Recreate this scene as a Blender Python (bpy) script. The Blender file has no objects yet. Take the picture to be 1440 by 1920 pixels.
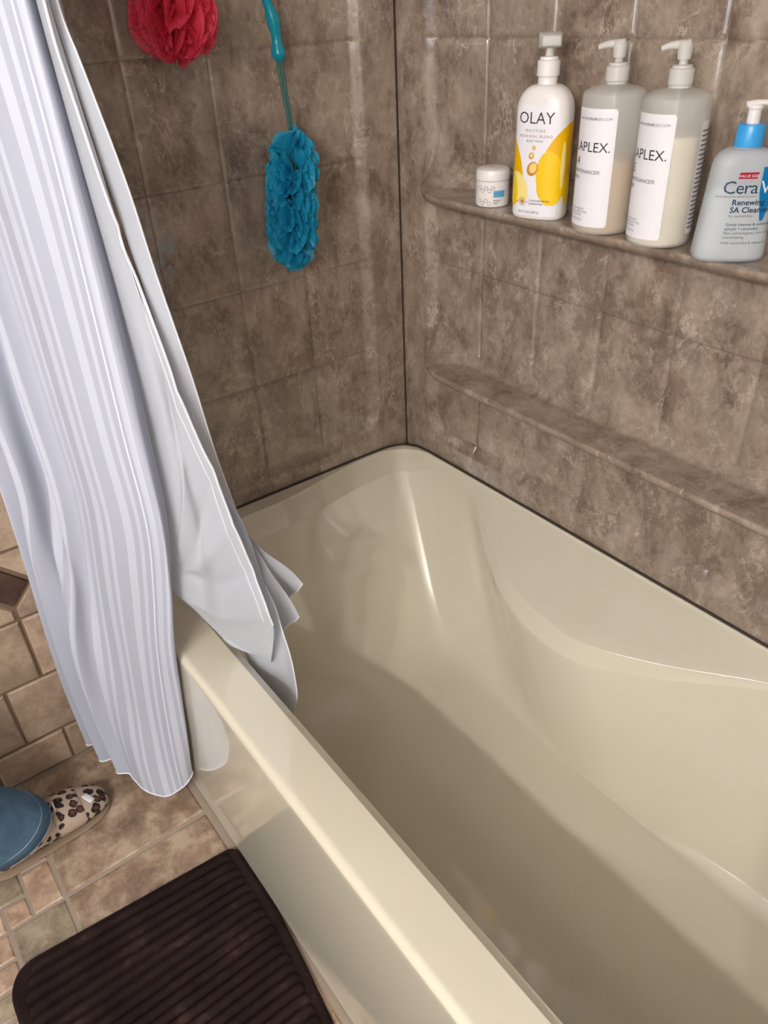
import bpy, math, random
import numpy as np
from mathutils import Matrix, Vector

PI = math.pi
random.seed(7)
SC = bpy.context.scene
COL = SC.collection

# ------------------------------------------------------------------ camera
CAM = (1.39461, -1.08224, 1.43326)
RIGHT = (0.604003, 0.795858, -0.042315)
UP = (-0.424184, 0.365968, 0.828333)
BACK = (0.674721, -0.482366, 0.558636)
cd = bpy.data.cameras.new('camera')
cam = bpy.data.objects.new('camera', cd)
COL.objects.link(cam)
cd.sensor_fit = 'VERTICAL'
cd.sensor_height = 32.0
cd.lens = 32.0 * 1442.0 / 1920.0
cd.clip_start = 0.02
cam.matrix_world = Matrix(((RIGHT[0], UP[0], BACK[0], CAM[0]), (RIGHT[1], UP[1], BACK[1], CAM[1]),
                           (RIGHT[2], UP[2], BACK[2], CAM[2]), (0, 0, 0, 1)))
SC.camera = cam

# ------------------------------------------------------------------ world, lamps, exposure
SC.view_settings.view_transform = 'Standard'
SC.view_settings.look = 'None'
SC.view_settings.gamma = 1.0
SC.view_settings.use_curve_mapping = False
SC.view_settings.exposure = 0.26
w = bpy.data.worlds.new('world')
SC.world = w
w.use_nodes = True
w.node_tree.nodes['Background'].inputs[0].default_value = (1.0, 0.96, 0.92, 1)
w.node_tree.nodes['Background'].inputs[1].default_value = 0.02


def lamp(name, loc, power, color, radius):
    l = bpy.data.lights.new(name, 'POINT')
    l.energy = power
    l.color = color
    l.shadow_soft_size = radius
    o = bpy.data.objects.new(name, l)
    o.location = loc
    COL.objects.link(o)
    return o


BULB = 31.0
for bx in (1.62, 2.00, 2.38):                      # the vanity's three bulbs
    lamp('vanity_bulb', (bx, -2.40, 1.98), BULB, (1.0, 0.975, 0.95), 0.03)


def area(name, loc, target, sx, sy, power, color):
    l = bpy.data.lights.new(name, 'AREA')
    l.shape = 'RECTANGLE'
    l.size, l.size_y = sx, sy
    l.energy = power
    l.color = color
    o = bpy.data.objects.new(name, l)
    o.location = loc
    o.rotation_euler = (Vector(target) - Vector(loc)).to_track_quat('-Z', 'Y').to_euler()
    COL.objects.link(o)
    return o


area('window_daylight', (1.1, -2.62, 1.35), (0.4, -0.8, 0.8), 0.6, 0.8, 9.0, (0.70, 0.83, 1.0))

H = 0.472            # tub rim height


# ------------------------------------------------------------------ helpers
def link(name, me, mat=None, parent=None):
    o = bpy.data.objects.new(name, me)
    COL.objects.link(o)
    if mat is not None and not me.materials:
        me.materials.append(mat)
    if parent is not None:
        o.parent = parent
    return o


def mk(name, V, F, mat=None, parent=None, smooth=True, uv=None):
    me = bpy.data.meshes.new(name)
    me.from_pydata([tuple(map(float, v)) for v in V], [], [tuple(map(int, f)) for f in F])
    if smooth:
        me.polygons.foreach_set('use_smooth', [True] * len(me.polygons))
    if uv is not None:
        ul = me.uv_layers.new(name='UVMap')
        li = np.empty(len(me.loops), dtype=np.int32)
        me.loops.foreach_get('vertex_index', li)
        ul.data.foreach_set('uv', np.asarray(uv, dtype=np.float32)[li].ravel())
    me.update()
    return link(name, me, mat, parent)


def empty(name, loc=(0, 0, 0), rz=0.0):
    o = bpy.data.objects.new(name, None)
    o.location = loc
    o.rotation_euler = (0, 0, rz)
    o.empty_display_size = 0.05
    COL.objects.link(o)
    return o


def tag(o, label, cat, group=None):
    o['label'] = label
    o['category'] = cat
    if group:
        o['group'] = group
    return o


def struct(o):
    o['kind'] = 'structure'
    return o


def sharp(o, ang=40):
    me = o.data
    try:
        me.set_sharp_from_angle(angle=math.radians(ang))
    except Exception:
        pass
    return o


def grid_faces(nr, nc, closed=False):
    F = []
    m = nc if closed else nc - 1
    for r in range(nr - 1):
        for c in range(m):
            a = r * nc + c
            b = r * nc + (c + 1) % nc
            F.append((a, b, b + nc, a + nc))
    return F


def catmull(P, n):
    P = np.asarray(P, float)
    if len(P) == 2:
        t = np.linspace(0, 1, n)[:, None]
        return P[0] * (1 - t) + P[1] * t
    d = np.r_[0, np.cumsum(np.linalg.norm(np.diff(P, axis=0), axis=1) + 1e-9)]
    Q = np.vstack([2 * P[0] - P[1], P, 2 * P[-1] - P[-2]])
    out = []
    for s in np.linspace(0, d[-1], n):
        i = min(max(int(np.searchsorted(d, s, 'right') - 1), 0), len(P) - 2)
        t = (s - d[i]) / (d[i + 1] - d[i])
        p0, p1, p2, p3 = Q[i], Q[i + 1], Q[i + 2], Q[i + 3]
        h = d[i + 1] - d[i]
        m1 = (p2 - p0) / (h + (d[i] - d[i - 1] if i > 0 else h)) * h
        m2 = (p3 - p1) / (h + (d[i + 2] - d[i + 1] if i + 2 < len(d) else h)) * h
        out.append((2 * t**3 - 3 * t**2 + 1) * p1 + (t**3 - 2 * t**2 + t) * m1 + (-2 * t**3 + 3 * t**2) * p2 + (t**3 - t**2) * m2)
    return np.array(out)


def smooth01(x):
    x = np.clip(x, 0, 1)
    return x * x * (3 - 2 * x)


def tube_geo(P, rad, seg=8, cap=True):
    P = np.asarray(P, float)
    n = len(P)
    rad = np.full(n, rad) if np.isscalar(rad) else np.asarray(rad)
    T = np.gradient(P, axis=0)
    T /= np.linalg.norm(T, axis=1)[:, None] + 1e-12
    ref = np.array([0, 0, 1.0]) if abs(T[0][2]) < 0.9 else np.array([1.0, 0, 0])
    V = []
    u = np.cross(T[0], ref)
    u /= np.linalg.norm(u)
    for i in range(n):
        u = u - T[i] * (u @ T[i])
        u /= np.linalg.norm(u) + 1e-12
        v = np.cross(T[i], u)
        for k in range(seg):
            a = 2 * PI * k / seg
            V.append(P[i] + rad[i] * (math.cos(a) * u + math.sin(a) * v))
    F = grid_faces(n, seg, True)
    if cap:
        F.append(tuple(range(seg - 1, -1, -1)))
        F.append(tuple((n - 1) * seg + k for k in range(seg)))
    return V, F


def tube(name, P, rad, mat, parent=None, seg=8):
    V, F = tube_geo(P, rad, seg)
    return sharp(mk(name, V, F, mat, parent), 50)


def lathe(name, prof, mat, parent=None, seg=40, loc=(0, 0, 0), cap0=True, cap1=True, ang=35):
    V = [(loc[0] + r * math.cos(2 * PI * k / seg), loc[1] + r * math.sin(2 * PI * k / seg), loc[2] + z) for r, z in prof for k in range(seg)]
    F = grid_faces(len(prof), seg, True)
    if cap0:
        F.append(tuple(range(seg - 1, -1, -1)))
    if cap1:
        F.append(tuple((len(prof) - 1) * seg + k for k in range(seg)))
    return sharp(mk(name, V, F, mat, parent), ang)


def bevel_box(x0, x1, y0, y1, z0, z1, b, jit=0.0):
    """box whose top edge is chamfered by b; bottom open edges square"""
    j = lambda: random.uniform(-jit, jit)
    V = [(x0 + j(), y0 + j(), z0), (x1 + j(), y0 + j(), z0), (x1 + j(), y1 + j(), z0), (x0 + j(), y1 + j(), z0)]
    V += [(v[0], v[1], z1 - b) for v in V[:4]]
    c = b * 1.2
    s = ((1, 1), (-1, 1), (-1, -1), (1, -1))
    V += [(V[i][0] + s[i][0] * c, V[i][1] + s[i][1] * c, z1) for i in range(4)]
    F = [(3, 2, 1, 0)]
    for k in (0, 4):
        F += [(k + i, k + (i + 1) % 4, k + 4 + (i + 1) % 4, k + 4 + i) for i in range(4)]
    F.append((8, 9, 10, 11))
    return V, F


# ------------------------------------------------------------------ materials
def srgb(r, g, b):
    f = lambda c: (c / 255 / 12.92) if c / 255 <= 0.04045 else ((c / 255 + 0.055) / 1.055) ** 2.4
    return (f(r), f(g), f(b), 1.0)


class NT:
    def __init__(s, name):
        s.m = bpy.data.materials.new(name)
        s.m.use_nodes = True
        s.t = s.m.node_tree
        s.b = s.t.nodes['Principled BSDF']
        s.out = s.t.nodes['Material Output']

    def n(s, typ, **kw):
        nd = s.t.nodes.new(typ)
        for k, v in kw.items():
            if k in nd.inputs:
                nd.inputs[k].default_value = v
            else:
                setattr(nd, k, v)
        return nd

    def l(s, a, b):
        s.t.links.new(a, b)

    def coords(s, scale=(1, 1, 1), kind='Object'):
        tc = s.n('ShaderNodeTexCoord')
        mp = s.n('ShaderNodeMapping')
        mp.inputs['Scale'].default_value = scale
        s.l(tc.outputs[kind], mp.inputs[0])
        return mp.outputs[0]

    def noise(s, vec, scale, detail=4, rough=0.55, dist=0.0):
        nd = s.n('ShaderNodeTexNoise')
        nd.inputs['Scale'].default_value = scale
        nd.inputs['Detail'].default_value = detail
        nd.inputs['Roughness'].default_value = rough
        nd.inputs['Distortion'].default_value = dist
        if vec is not None:
            s.l(vec, nd.inputs['Vector'])
        return nd.outputs['Fac']

    def ramp(s, fac, stops, interp='LINEAR'):
        nd = s.n('ShaderNodeValToRGB')
        cr = nd.color_ramp
        cr.interpolation = interp
        while len(cr.elements) < len(stops):
            cr.elements.new(0.5)
        for e, (p, c) in zip(cr.elements, stops):
            e.position = p
            e.color = c if len(c) == 4 else (*c, 1)
        s.l(fac, nd.inputs[0])
        return nd.outputs[0]

    def mix(s, fac, a, b, blend='MIX'):
        nd = s.n('ShaderNodeMix', data_type='RGBA', blend_type=blend)
        for sock, v in ((nd.inputs[0], fac), (nd.inputs[6], a), (nd.inputs[7], b)):
            if hasattr(v, 'links'):
                s.l(v, sock)
            elif isinstance(v, (int, float)):
                sock.default_value = v
            else:
                sock.default_value = v if len(v) == 4 else (*v, 1)
        return nd.outputs[2]

    def math(s, op, a, b=None, clamp=False):
        nd = s.n('ShaderNodeMath', operation=op)
        nd.use_clamp = clamp
        for i, v in enumerate((a, b)):
            if v is None:
                continue
            if hasattr(v, 'links'):
                s.l(v, nd.inputs[i])
            else:
                nd.inputs[i].default_value = v
        return nd.outputs[0]

    def base(s, c):
        if hasattr(c, 'links'):
            s.l(c, s.b.inputs['Base Color'])
        else:
            s.b.inputs['Base Color'].default_value = c
        return s

    def set(s, **kw):
        for k, v in kw.items():
            sock = s.b.inputs[k.replace('_', ' ')]
            if hasattr(v, 'links'):
                s.l(v, sock)
            else:
                sock.default_value = v
        return s

    def bump(s, h, strength=0.3, dist=0.002):
        nd = s.n('ShaderNodeBump')
        nd.inputs['Strength'].default_value = strength
        nd.inputs['Distance'].default_value = dist
        s.l(h, nd.inputs['Height'])
        s.l(nd.outputs[0], s.b.inputs['Normal'])
        return s


def plain(name, c, rough=0.5, **kw):
    t = NT(name)
    v = t.noise(t.coords(), 60, 2)
    dk = tuple(x * 0.93 for x in c[:3]) + (1,)
    t.base(t.mix(v, dk, c))
    t.set(Roughness=rough, **kw)
    return t.m


def stone_wall(name, dark=0.0):
    t = NT(name)
    v = t.coords()
    tc2 = t.coords((1.0, 1.0, 0.72))
    big = t.noise(v, 4.5, 5, 0.6, 0.6)
    mid = t.noise(tc2, 17.0, 12, 0.74, 0.15)
    base = t.ramp(mid, [(0.38, srgb(108, 92, 79)), (0.47, srgb(143, 126, 111)), (0.54, srgb(158, 141, 126)), (0.65, srgb(180, 163, 147))])
    base = t.mix(t.ramp(big, [(0.38, (0, 0, 0)), (0.62, (0.3, 0.3, 0.3))]), base, srgb(150, 134, 117))
    # flaky darker and paler islands with crisp ragged borders
    isl = t.ramp(t.noise(tc2, 8.0, 12, 0.72, 0.2), [(0.535, (0, 0, 0)), (0.55, (1, 1, 1))])
    base = t.mix(t.math('MULTIPLY', isl, 0.5), base, srgb(112, 92, 78))
    isl = t.ramp(t.noise(tc2, 14.0, 12, 0.74, 0.2), [(0.575, (0, 0, 0)), (0.59, (1, 1, 1))])
    base = t.mix(t.math('MULTIPLY', isl, 0.4), base, srgb(172, 152, 134))
    # squiggly pale veins: thin level lines of fractal noise
    for sc_, wd, am in ((6.0, 0.010, 0.8), (11.0, 0.012, 0.65), (19.0, 0.014, 0.45)):
        nz = t.noise(tc2, sc_, 12, 0.66, 0.35)
        d = t.math('ABSOLUTE', t.math('SUBTRACT', nz, 0.5))
        vein = t.ramp(d, [(0.0, (1, 1, 1)), (wd, (0, 0, 0))])
        mask = t.ramp(t.noise(v, sc_ * 1.3 + 1, 4, 0.6), [(0.48, (0, 0, 0)), (0.6, (1, 1, 1))])
        base = t.mix(t.math('MULTIPLY', t.math('MULTIPLY', vein, mask), am), base, srgb(204, 187, 170))
    fine = t.noise(tc2, 70.0, 5, 0.75, 0.5)
    base = t.mix(t.ramp(fine, [(0.5, (0, 0, 0)), (0.72, (0.3, 0.3, 0.3))]), base, srgb(176, 157, 140))
    t.base(base)
    t.set(Roughness=0.32)
    t.b.inputs['Coat Weight'].default_value = 0.8
    t.b.inputs['Coat Roughness'].default_value = 0.10
    t.bump(t.noise(v, 60.0, 5, 0.6), 0.10, 0.002)
    return t, base, v


def stone_wall_left():
    t, base, v = stone_wall('surround_stone_end')
    # pale smears of old soap by the curtain
    sep = t.n('ShaderNodeSeparateXYZ')
    t.l(v, sep.inputs[0])
    dy = t.math('MULTIPLY', t.math('ADD', sep.outputs[1], 0.553), 19.0)
    dz = t.math('MULTIPLY', t.math('ADD', sep.outputs[2], -1.062), 12.0)
    r = t.math('ADD', t.math('MULTIPLY', dy, dy), t.math('MULTIPLY', dz, dz))
    m = t.ramp(r, [(0.25, (1, 1, 1)), (1.0, (0, 0, 0))])
    n = t.ramp(t.noise(t.coords((1, 1, 0.45)), 70, 4, 0.7), [(0.50, (0, 0, 0)), (0.56, (1, 1, 1))])
    col = t.mix(t.math('MULTIPLY', t.math('MULTIPLY', m, n), 0.7), base, srgb(150, 158, 162))
    t.base(col)
    return t.m


M = {}
M['wall'] = stone_wall('surround_stone')[0].m
M['wall_end'] = stone_wall_left()


def tub_mat():
    t = NT('tub_biscuit')
    v = t.coords()
    t.base(t.mix(t.noise(v, 3.0, 3), srgb(218, 211, 190), srgb(224, 217, 196)))
    t.set(Roughness=0.16)
    t.b.inputs['Coat Weight'].default_value = 1.0
    t.b.inputs['Coat IOR'].default_value = 1.6
    t.b.inputs['Coat Roughness'].default_value = 0.035
    return t.m


M['tub'] = tub_mat()
M['caulk'] = plain('dark_caulk', srgb(62, 50, 42), 0.7)


def tile_mat(name, c1, c2, c3, bump=0.35):
    t = NT(name)
    oi = t.n('ShaderNodeObjectInfo')
    v = t.coords()
    off = t.n('ShaderNodeVectorMath', operation='MULTIPLY_ADD')
    t.l(oi.outputs['Random'], off.inputs[0])
    off.inputs[1].default_value = (9, 7, 5)
    t.l(v, off.inputs[2])
    a = t.noise(off.outputs[0], 15, 10, 0.7, 0.25)
    b = t.noise(off.outputs[0], 34, 10, 0.76, 0.25)
    col = t.ramp(a, [(0.37, c1), (0.5, c2), (0.62, c3)])
    col = t.mix(t.ramp(b, [(0.5, (0, 0, 0)), (0.7, (0.45, 0.45, 0.45))]), col, tuple(min(1, x * 1.35) for x in c3[:3]))
    hs = t.n('ShaderNodeHueSaturation')
    t.l(col, hs.inputs['Color'])
    mv = t.n('ShaderNodeMapRange')
    mv.inputs['To Min'].default_value = 0.86
    mv.inputs['To Max'].default_value = 1.12
    t.l(oi.outputs['Random'], mv.inputs[0])
    t.l(mv.outputs[0], hs.inputs['Value'])
    t.base(hs.outputs[0])
    t.set(Roughness=0.42)
    t.bump(t.noise(off.outputs[0], 30, 7, 0.65, 0.4), bump, 0.004)
    return t.m


M['floor_tile'] = tile_mat('floor_tile_stone', srgb(122, 99, 82), srgb(152, 128, 107), srgb(186, 164, 141), 0.8)
M['mosaic_a'] = tile_mat('mosaic_pink_stone', srgb(152, 124, 103), srgb(178, 149, 126), srgb(204, 178, 154), 0.8)
M['mosaic_b'] = tile_mat('mosaic_olive_stone', srgb(118, 106, 88), srgb(146, 130, 109), srgb(172, 156, 134), 0.8)
M['wall_tile'] = tile_mat('wall_tile_stone', srgb(148, 127, 108), srgb(166, 144, 124), srgb(184, 162, 141), 0.25)
M['wall_tile_dark'] = tile_mat('dark_diamond_stone', srgb(58, 42, 38), srgb(70, 52, 46), srgb(84, 64, 56), 0.3)
M['grout_floor'] = plain('floor_grout', srgb(158, 142, 126), 0.85)
M['grout_wall'] = plain('wall_grout', srgb(120, 98, 76), 0.9)
M['paint'] = plain('warm_white_paint', srgb(206, 202, 198), 0.8)


def cloth_mat():
    t = NT('white_satin_stripe_cloth')
    uvn = t.n('ShaderNodeTexCoord')
    sep = t.n('ShaderNodeSeparateXYZ')
    t.l(uvn.outputs['UV'], sep.inputs[0])
    f = t.math('FRACT', t.math('MULTIPLY', sep.outputs[0], 1.0))
    # satin bands: one wide, one narrow per repeat
    s1 = t.math('MULTIPLY', t.math('GREATER_THAN', f, 0.08), t.math('LESS_THAN', f, 0.34))
    s2 = t.math('MULTIPLY', t.math('GREATER_THAN', f, 0.52), t.math('LESS_THAN', f, 0.66))
    s = t.math('ADD', s1, s2, True)
    col = t.mix(s, srgb(190, 195, 210), srgb(214, 218, 230))
    t.base(col)
    t.set(Roughness=t.math('SUBTRACT', 0.66, t.math('MULTIPLY', s, 0.18)))
    t.b.inputs['Sheen Weight'].default_value = 0.12
    t.b.inputs['Sheen Roughness'].default_value = 0.4
    wv = t.noise(t.coords((900, 900, 900)), 1.0, 1)
    cr = t.noise(t.coords((1, 1, 1)), 9, 4, 0.5, 0.4)
    t.bump(t.math('ADD', t.math('MULTIPLY', wv, 0.03), cr), 0.35, 0.004)
    tr = t.n('ShaderNodeBsdfTranslucent')
    t.l(col, tr.inputs[0])
    mx = t.n('ShaderNodeMixShader')
    mx.inputs[0].default_value = 0.2
    t.l(t.b.outputs[0], mx.inputs[1])
    t.l(tr.outputs[0], mx.inputs[2])
    t.l(mx.outputs[0], t.out.inputs[0])
    return t.m


def cloth_plain():
    t = NT('white_plain_cloth')
    col = t.mix(t.noise(t.coords(), 7, 3), srgb(196, 200, 209), srgb(206, 210, 218))
    t.base(col)
    t.set(Roughness=0.55)
    t.b.inputs['Sheen Weight'].default_value = 0.2
    cr = t.noise(t.coords(), 8, 4, 0.5, 0.5)
    t.bump(cr, 0.35, 0.004)
    tr = t.n('ShaderNodeBsdfTranslucent')
    t.l(col, tr.inputs[0])
    mx = t.n('ShaderNodeMixShader')
    mx.inputs[0].default_value = 0.25
    t.l(t.b.outputs[0], mx.inputs[1])
    t.l(tr.outputs[0], mx.inputs[2])
    t.l(mx.outputs[0], t.out.inputs[0])
    return t.m


M['cloth'] = cloth_mat()
M['cloth_plain'] = cloth_plain()
M['stitch'] = plain('white_hem', srgb(228, 230, 238), 0.6)
M['chrome'] = plain('chrome', (0.8, 0.8, 0.8, 1), 0.15, Metallic=1.0)


def net_mat(name, c, c2, alpha):
    t = NT(name)
    v = t.coords()
    t.base(t.mix(t.noise(v, 45, 3), c, c2))
    t.set(Roughness=0.45)
    tr = t.n('ShaderNodeBsdfTranslucent')
    tr.inputs[0].default_value = c2
    mx = t.n('ShaderNodeMixShader')
    mx.inputs[0].default_value = 0.35
    t.l(t.b.outputs[0], mx.inputs[1])
    t.l(tr.outputs[0], mx.inputs[2])
    tp = t.n('ShaderNodeBsdfTransparent')
    uvn = t.n('ShaderNodeTexCoord')
    mp = t.n('ShaderNodeMapping')
    mp.inputs['Rotation'].default_value = (0, 0, 0.78)
    t.l(uvn.outputs['UV'], mp.inputs[0])
    ck = t.n('ShaderNodeTexVoronoi', feature='DISTANCE_TO_EDGE')
    ck.inputs['Scale'].default_value = 60.0
    t.l(mp.outputs[0], ck.inputs['Vector'])
    holes = t.math('GREATER_THAN', ck.outputs['Distance'], 0.13)
    fac = t.math('MULTIPLY', holes, alpha)
    m2 = t.n('ShaderNodeMixShader')
    t.l(fac, m2.inputs[0])
    t.l(mx.outputs[0], m2.inputs[1])
    t.l(tp.outputs[0], m2.inputs[2])
    t.l(m2.outputs[0], t.out.inputs[0])
    return t.m


M['net_red'] = net_mat('red_netting', srgb(232, 40, 76), srgb(250, 100, 126), 0.32)
M['net_blue'] = net_mat('blue_netting', srgb(10, 150, 200), srgb(60, 196, 228), 0.36)
M['teal'] = plain('teal_plastic', srgb(10, 150, 172), 0.22)


def frosted(name, c, trans, rough=0.4):
    t = NT(name)
    t.base(t.mix(t.noise(t.coords(), 30, 2), tuple(x * 0.96 for x in c[:3]), c))
    t.set(Roughness=rough)
    tp = t.n('ShaderNodeBsdfTransparent')
    tl = t.n('ShaderNodeBsdfTranslucent')
    tl.inputs[0].default_value = c
    m1 = t.n('ShaderNodeMixShader')
    m1.inputs[0].default_value = 0.22
    t.l(t.b.outputs[0], m1.inputs[1])
    t.l(tl.outputs[0], m1.inputs[2])
    m2 = t.n('ShaderNodeMixShader')
    m2.inputs[0].default_value = trans
    t.l(m1.outputs[0], m2.inputs[1])
    t.l(tp.outputs[0], m2.inputs[2])
    t.l(m2.outputs[0], t.out.inputs[0])
    return t.m


M['frost'] = frosted('frosted_plastic', srgb(240, 238, 232), 0.52)
M['frost_pump'] = frosted('frosted_pump_plastic', srgb(240, 237, 232), 0.22)
M['frost_blue'] = frosted('frosted_bluish_plastic', srgb(232, 238, 244), 0.45)
M['stem'] = frosted('clear_green_acrylic', srgb(86, 140, 130), 0.3, 0.1)
M['liquid_tan'] = plain('tan_shampoo', srgb(204, 164, 108), 0.4)
M['liquid_cream'] = plain('cream_conditioner', srgb(240, 230, 206), 0.4)
M['liquid_clear'] = frosted('clear_grey_cleanser', srgb(222, 228, 226), 0.2, 0.3)
M['white_plastic'] = plain('white_plastic', srgb(240, 234, 230), 0.28)
M['label_white'] = plain('white_label', srgb(240, 237, 240), 0.4)
M['ink'] = plain('dark_ink', srgb(38, 36, 42), 0.5)
M['ink_grey'] = plain('grey_ink', srgb(110, 108, 112), 0.5)
M['ink_brown'] = plain('brown_ink', srgb(150, 120, 104), 0.5)
M['ink_navy'] = plain('navy_ink', srgb(28, 62, 92), 0.5)
M['yellow'] = plain('yellow_print', srgb(250, 205, 20), 0.3)
M['yellow_deep'] = plain('deep_yellow_print', srgb(240, 182, 0), 0.3)
M['yellow_pale'] = plain('pale_yellow_print', srgb(250, 228, 140), 0.3)
M['amber'] = plain('amber_print', srgb(206, 140, 60), 0.3)
M['amber_light'] = plain('light_amber_print', srgb(246, 214, 130), 0.3)
M['cap_blue'] = plain('sky_blue_plastic', srgb(60, 165, 230), 0.3)
M['print_blue'] = plain('blue_print', srgb(0, 122, 180), 0.35)
M['print_lblue'] = plain('light_blue_print', srgb(100, 168, 205), 0.35)
M['print_red'] = plain('red_print', srgb(172, 22, 48), 0.35)


def mat_brown():
    t = NT('dark_brown_plush')
    v = t.coords()
    c = t.ramp(t.noise(v, 12, 6, 0.7, 0.3), [(0.4, srgb(30, 19, 18)), (0.6, srgb(42, 28, 26)), (0.76, srgb(76, 56, 52))])
    t.base(c)
    t.set(Roughness=0.9)
    t.b.inputs['Specular IOR Level'].default_value = 0.15
    t.bump(t.noise(v, 320, 3, 0.7), 0.5, 0.003)
    return t.m


M['mat'] = mat_brown()


def denim():
    t = NT('blue_denim')
    v = t.coords()
    c = t.ramp(t.noise(v, 18, 5, 0.6), [(0.35, srgb(58, 86, 108)), (0.6, srgb(76, 106, 130)), (0.75, srgb(96, 126, 148))])
    wv = t.n('ShaderNodeTexWave', bands_direction='DIAGONAL')
    wv.inputs['Scale'].default_value = 320
    t.l(v, wv.inputs['Vector'])
    c = t.mix(t.math('MULTIPLY', wv.outputs['Fac'], 0.18), c, srgb(96, 130, 156))
    t.base(c)
    t.set(Roughness=0.85)
    t.bump(wv.outputs['Fac'], 0.15, 0.001)
    return t.m


M['denim'] = denim()
M['denim_edge'] = plain('faded_denim_seam', srgb(168, 190, 210), 0.85)


def leopard():
    t = NT('leopard_print_plush')
    v = t.coords()
    w1 = t.n('ShaderNodeTexNoise')
    w1.inputs['Scale'].default_value = 40
    t.l(v, w1.inputs['Vector'])
    ad = t.n('ShaderNodeVectorMath', operation='MULTIPLY_ADD')
    t.l(w1.outputs['Color'], ad.inputs[0])
    ad.inputs[1].default_value = (0.014, 0.014, 0.014)
    t.l(v, ad.inputs[2])
    vo = t.n('ShaderNodeTexVoronoi')
    vo.inputs['Scale'].default_value = 47
    vo.inputs['Randomness'].default_value = 0.75
    t.l(ad.outputs[0], vo.inputs['Vector'])
    spot = t.ramp(vo.outputs['Distance'], [(0.42, (1, 1, 1)), (0.47, (0, 0, 0))])
    core = t.ramp(vo.outputs['Distance'], [(0.24, (1, 1, 1)), (0.36, (0, 0, 0))])
    side = t.ramp(t.noise(v, 60, 2), [(0.46, (0, 0, 0)), (0.56, (1, 1, 1))])
    sc = t.mix(t.math('MULTIPLY', core, side), srgb(26, 17, 17), srgb(104, 52, 36))
    t.base(t.mix(spot, srgb(174, 156, 140), sc))
    t.set(Roughness=0.8)
    t.bump(t.noise(v, 400, 2), 0.5, 0.002)
    return t.m


M['leopard'] = leopard()
M['sole'] = plain('tan_sole', srgb(138, 118, 98), 0.8)
M['lining'] = plain('white_fleece', srgb(232, 226, 224), 0.9)
M['skin'] = plain('skin', srgb(214, 168, 146), 0.5)


# ------------------------------------------------------------------ the two moulded surround walls
def sdf_rrect(u, z, u0, z0, r):
    """distance inside a region u>u0, z>z0 whose corner is rounded by r (positive inside)"""
    a, b = u - u0, z - z0
    ca, cb = np.minimum(a - r, 0), np.minimum(b - r, 0)
    corner = r - np.sqrt(ca**2 + cb**2)
    return np.where((a < r) & (b < r), corner, np.minimum(a, b))


ZT = [0.735, 0.943, 1.152, 1.36, 1.568, 1.776]
XT = [0.245, 0.40, 0.553, 0.704, 0.857, 1.01, 1.163, 1.316]
GW = 0.0032


def groove(c, lines):
    g = np.zeros_like(c)
    for L in lines:
        g = np.maximum(g, np.clip(1 - np.abs(c - L) / GW, 0, 1))
    return g


SHELVES = [(0.742, 0.094, 0.019), (1.108, 0.098, 0.017)]


def shelf_h(x, z):
    u = np.clip((0.215 - x) / 0.13, 0, 1)
    prof = np.power(np.clip(1 - u**1.6, 0, 1), 1 / 1.6) * (x > 0.085)
    left = smooth01((0.235 - x) / 0.13)
    h = np.zeros_like(x)
    for zs, dep, th in SHELVES:
        d = dep * prof
        rc = 0.026 + 0.074 * left
        hx = 0.022 + (d * 0.97 - 0.022) * left
        pw = 2.0 - 0.55 * left
        hx = np.minimum(np.maximum(hx, 0.0), d)
        t = z - zs
        up = hx * (1 - np.clip(1 - (1 - np.clip(t / rc, 0, 1))**pw, 0, 1)**(1 / pw))
        lipr = 0.005
        tt = np.clip(-t, 0, None)
        lip = d - np.where(tt < lipr, np.minimum(lipr, d * .3) * (1 - np.sqrt(np.clip(1 - (1 - tt / lipr)**2, 0, 1))), 0)
        ru = 0.035 + 0.03 * left
        tb = -t - th
        dn = d * (1 - np.sqrt(np.clip(1 - (1 - np.clip(tb / ru, 0, 1))**2, 0, 1))) * 0.92
        s = np.where(t > 1e-6, np.where(t < rc, up, 0), np.where(tt <= th, lip, np.where(tb < ru, dn, 0)))
        h = np.maximum(h, s)
    return h


def lines(a, b, step, extra):
    base = list(np.arange(a, b + 1e-6, step)) + [b]
    pts = sorted(set(round(p, 5) for p in base + [e for e in extra if a <= e <= b]))
    out = [pts[0]]
    keep = set(round(e, 5) for e in extra)
    for p in pts[1:]:
        if p - out[-1] < 0.0015 and p not in keep and p != pts[-1]:
            continue
        if p - out[-1] < 0.0004:
            continue
        out.append(p)
    return np.array(out)


def gl(L):
    return [L - GW, L, L + GW]


def split_wall(root, P, cls, mat, names):
    """P[nr,nc,3] grid of points, cls[nr-1,nc-1] ids -> one child mesh per id, with shared smooth normals"""
    nr, nc = P.shape[:2]
    N = np.zeros_like(P)
    a, b, c, d = P[:-1, :-1], P[:-1, 1:], P[1:, 1:], P[1:, :-1]
    fn = np.cross(c - a, d - b)
    N[:-1, :-1] += fn
    N[:-1, 1:] += fn
    N[1:, 1:] += fn
    N[1:, :-1] += fn
    N /= np.linalg.norm(N, axis=2)[:, :, None] + 1e-12
    for cid in np.unique(cls):
        R_, C_ = np.nonzero(cls == cid)
        idx = np.stack([R_ * nc + C_, R_ * nc + C_ + 1, (R_ + 1) * nc + C_ + 1, (R_ + 1) * nc + C_], 1)
        used, inv = np.unique(idx, return_inverse=True)
        inv = inv.reshape(idx.shape)
        o = mk(names(cid), P.reshape(-1, 3)[used], inv, mat, root)
        o.data.normals_split_custom_set_from_vertices([tuple(n) for n in N.reshape(-1, 3)[used]])


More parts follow.
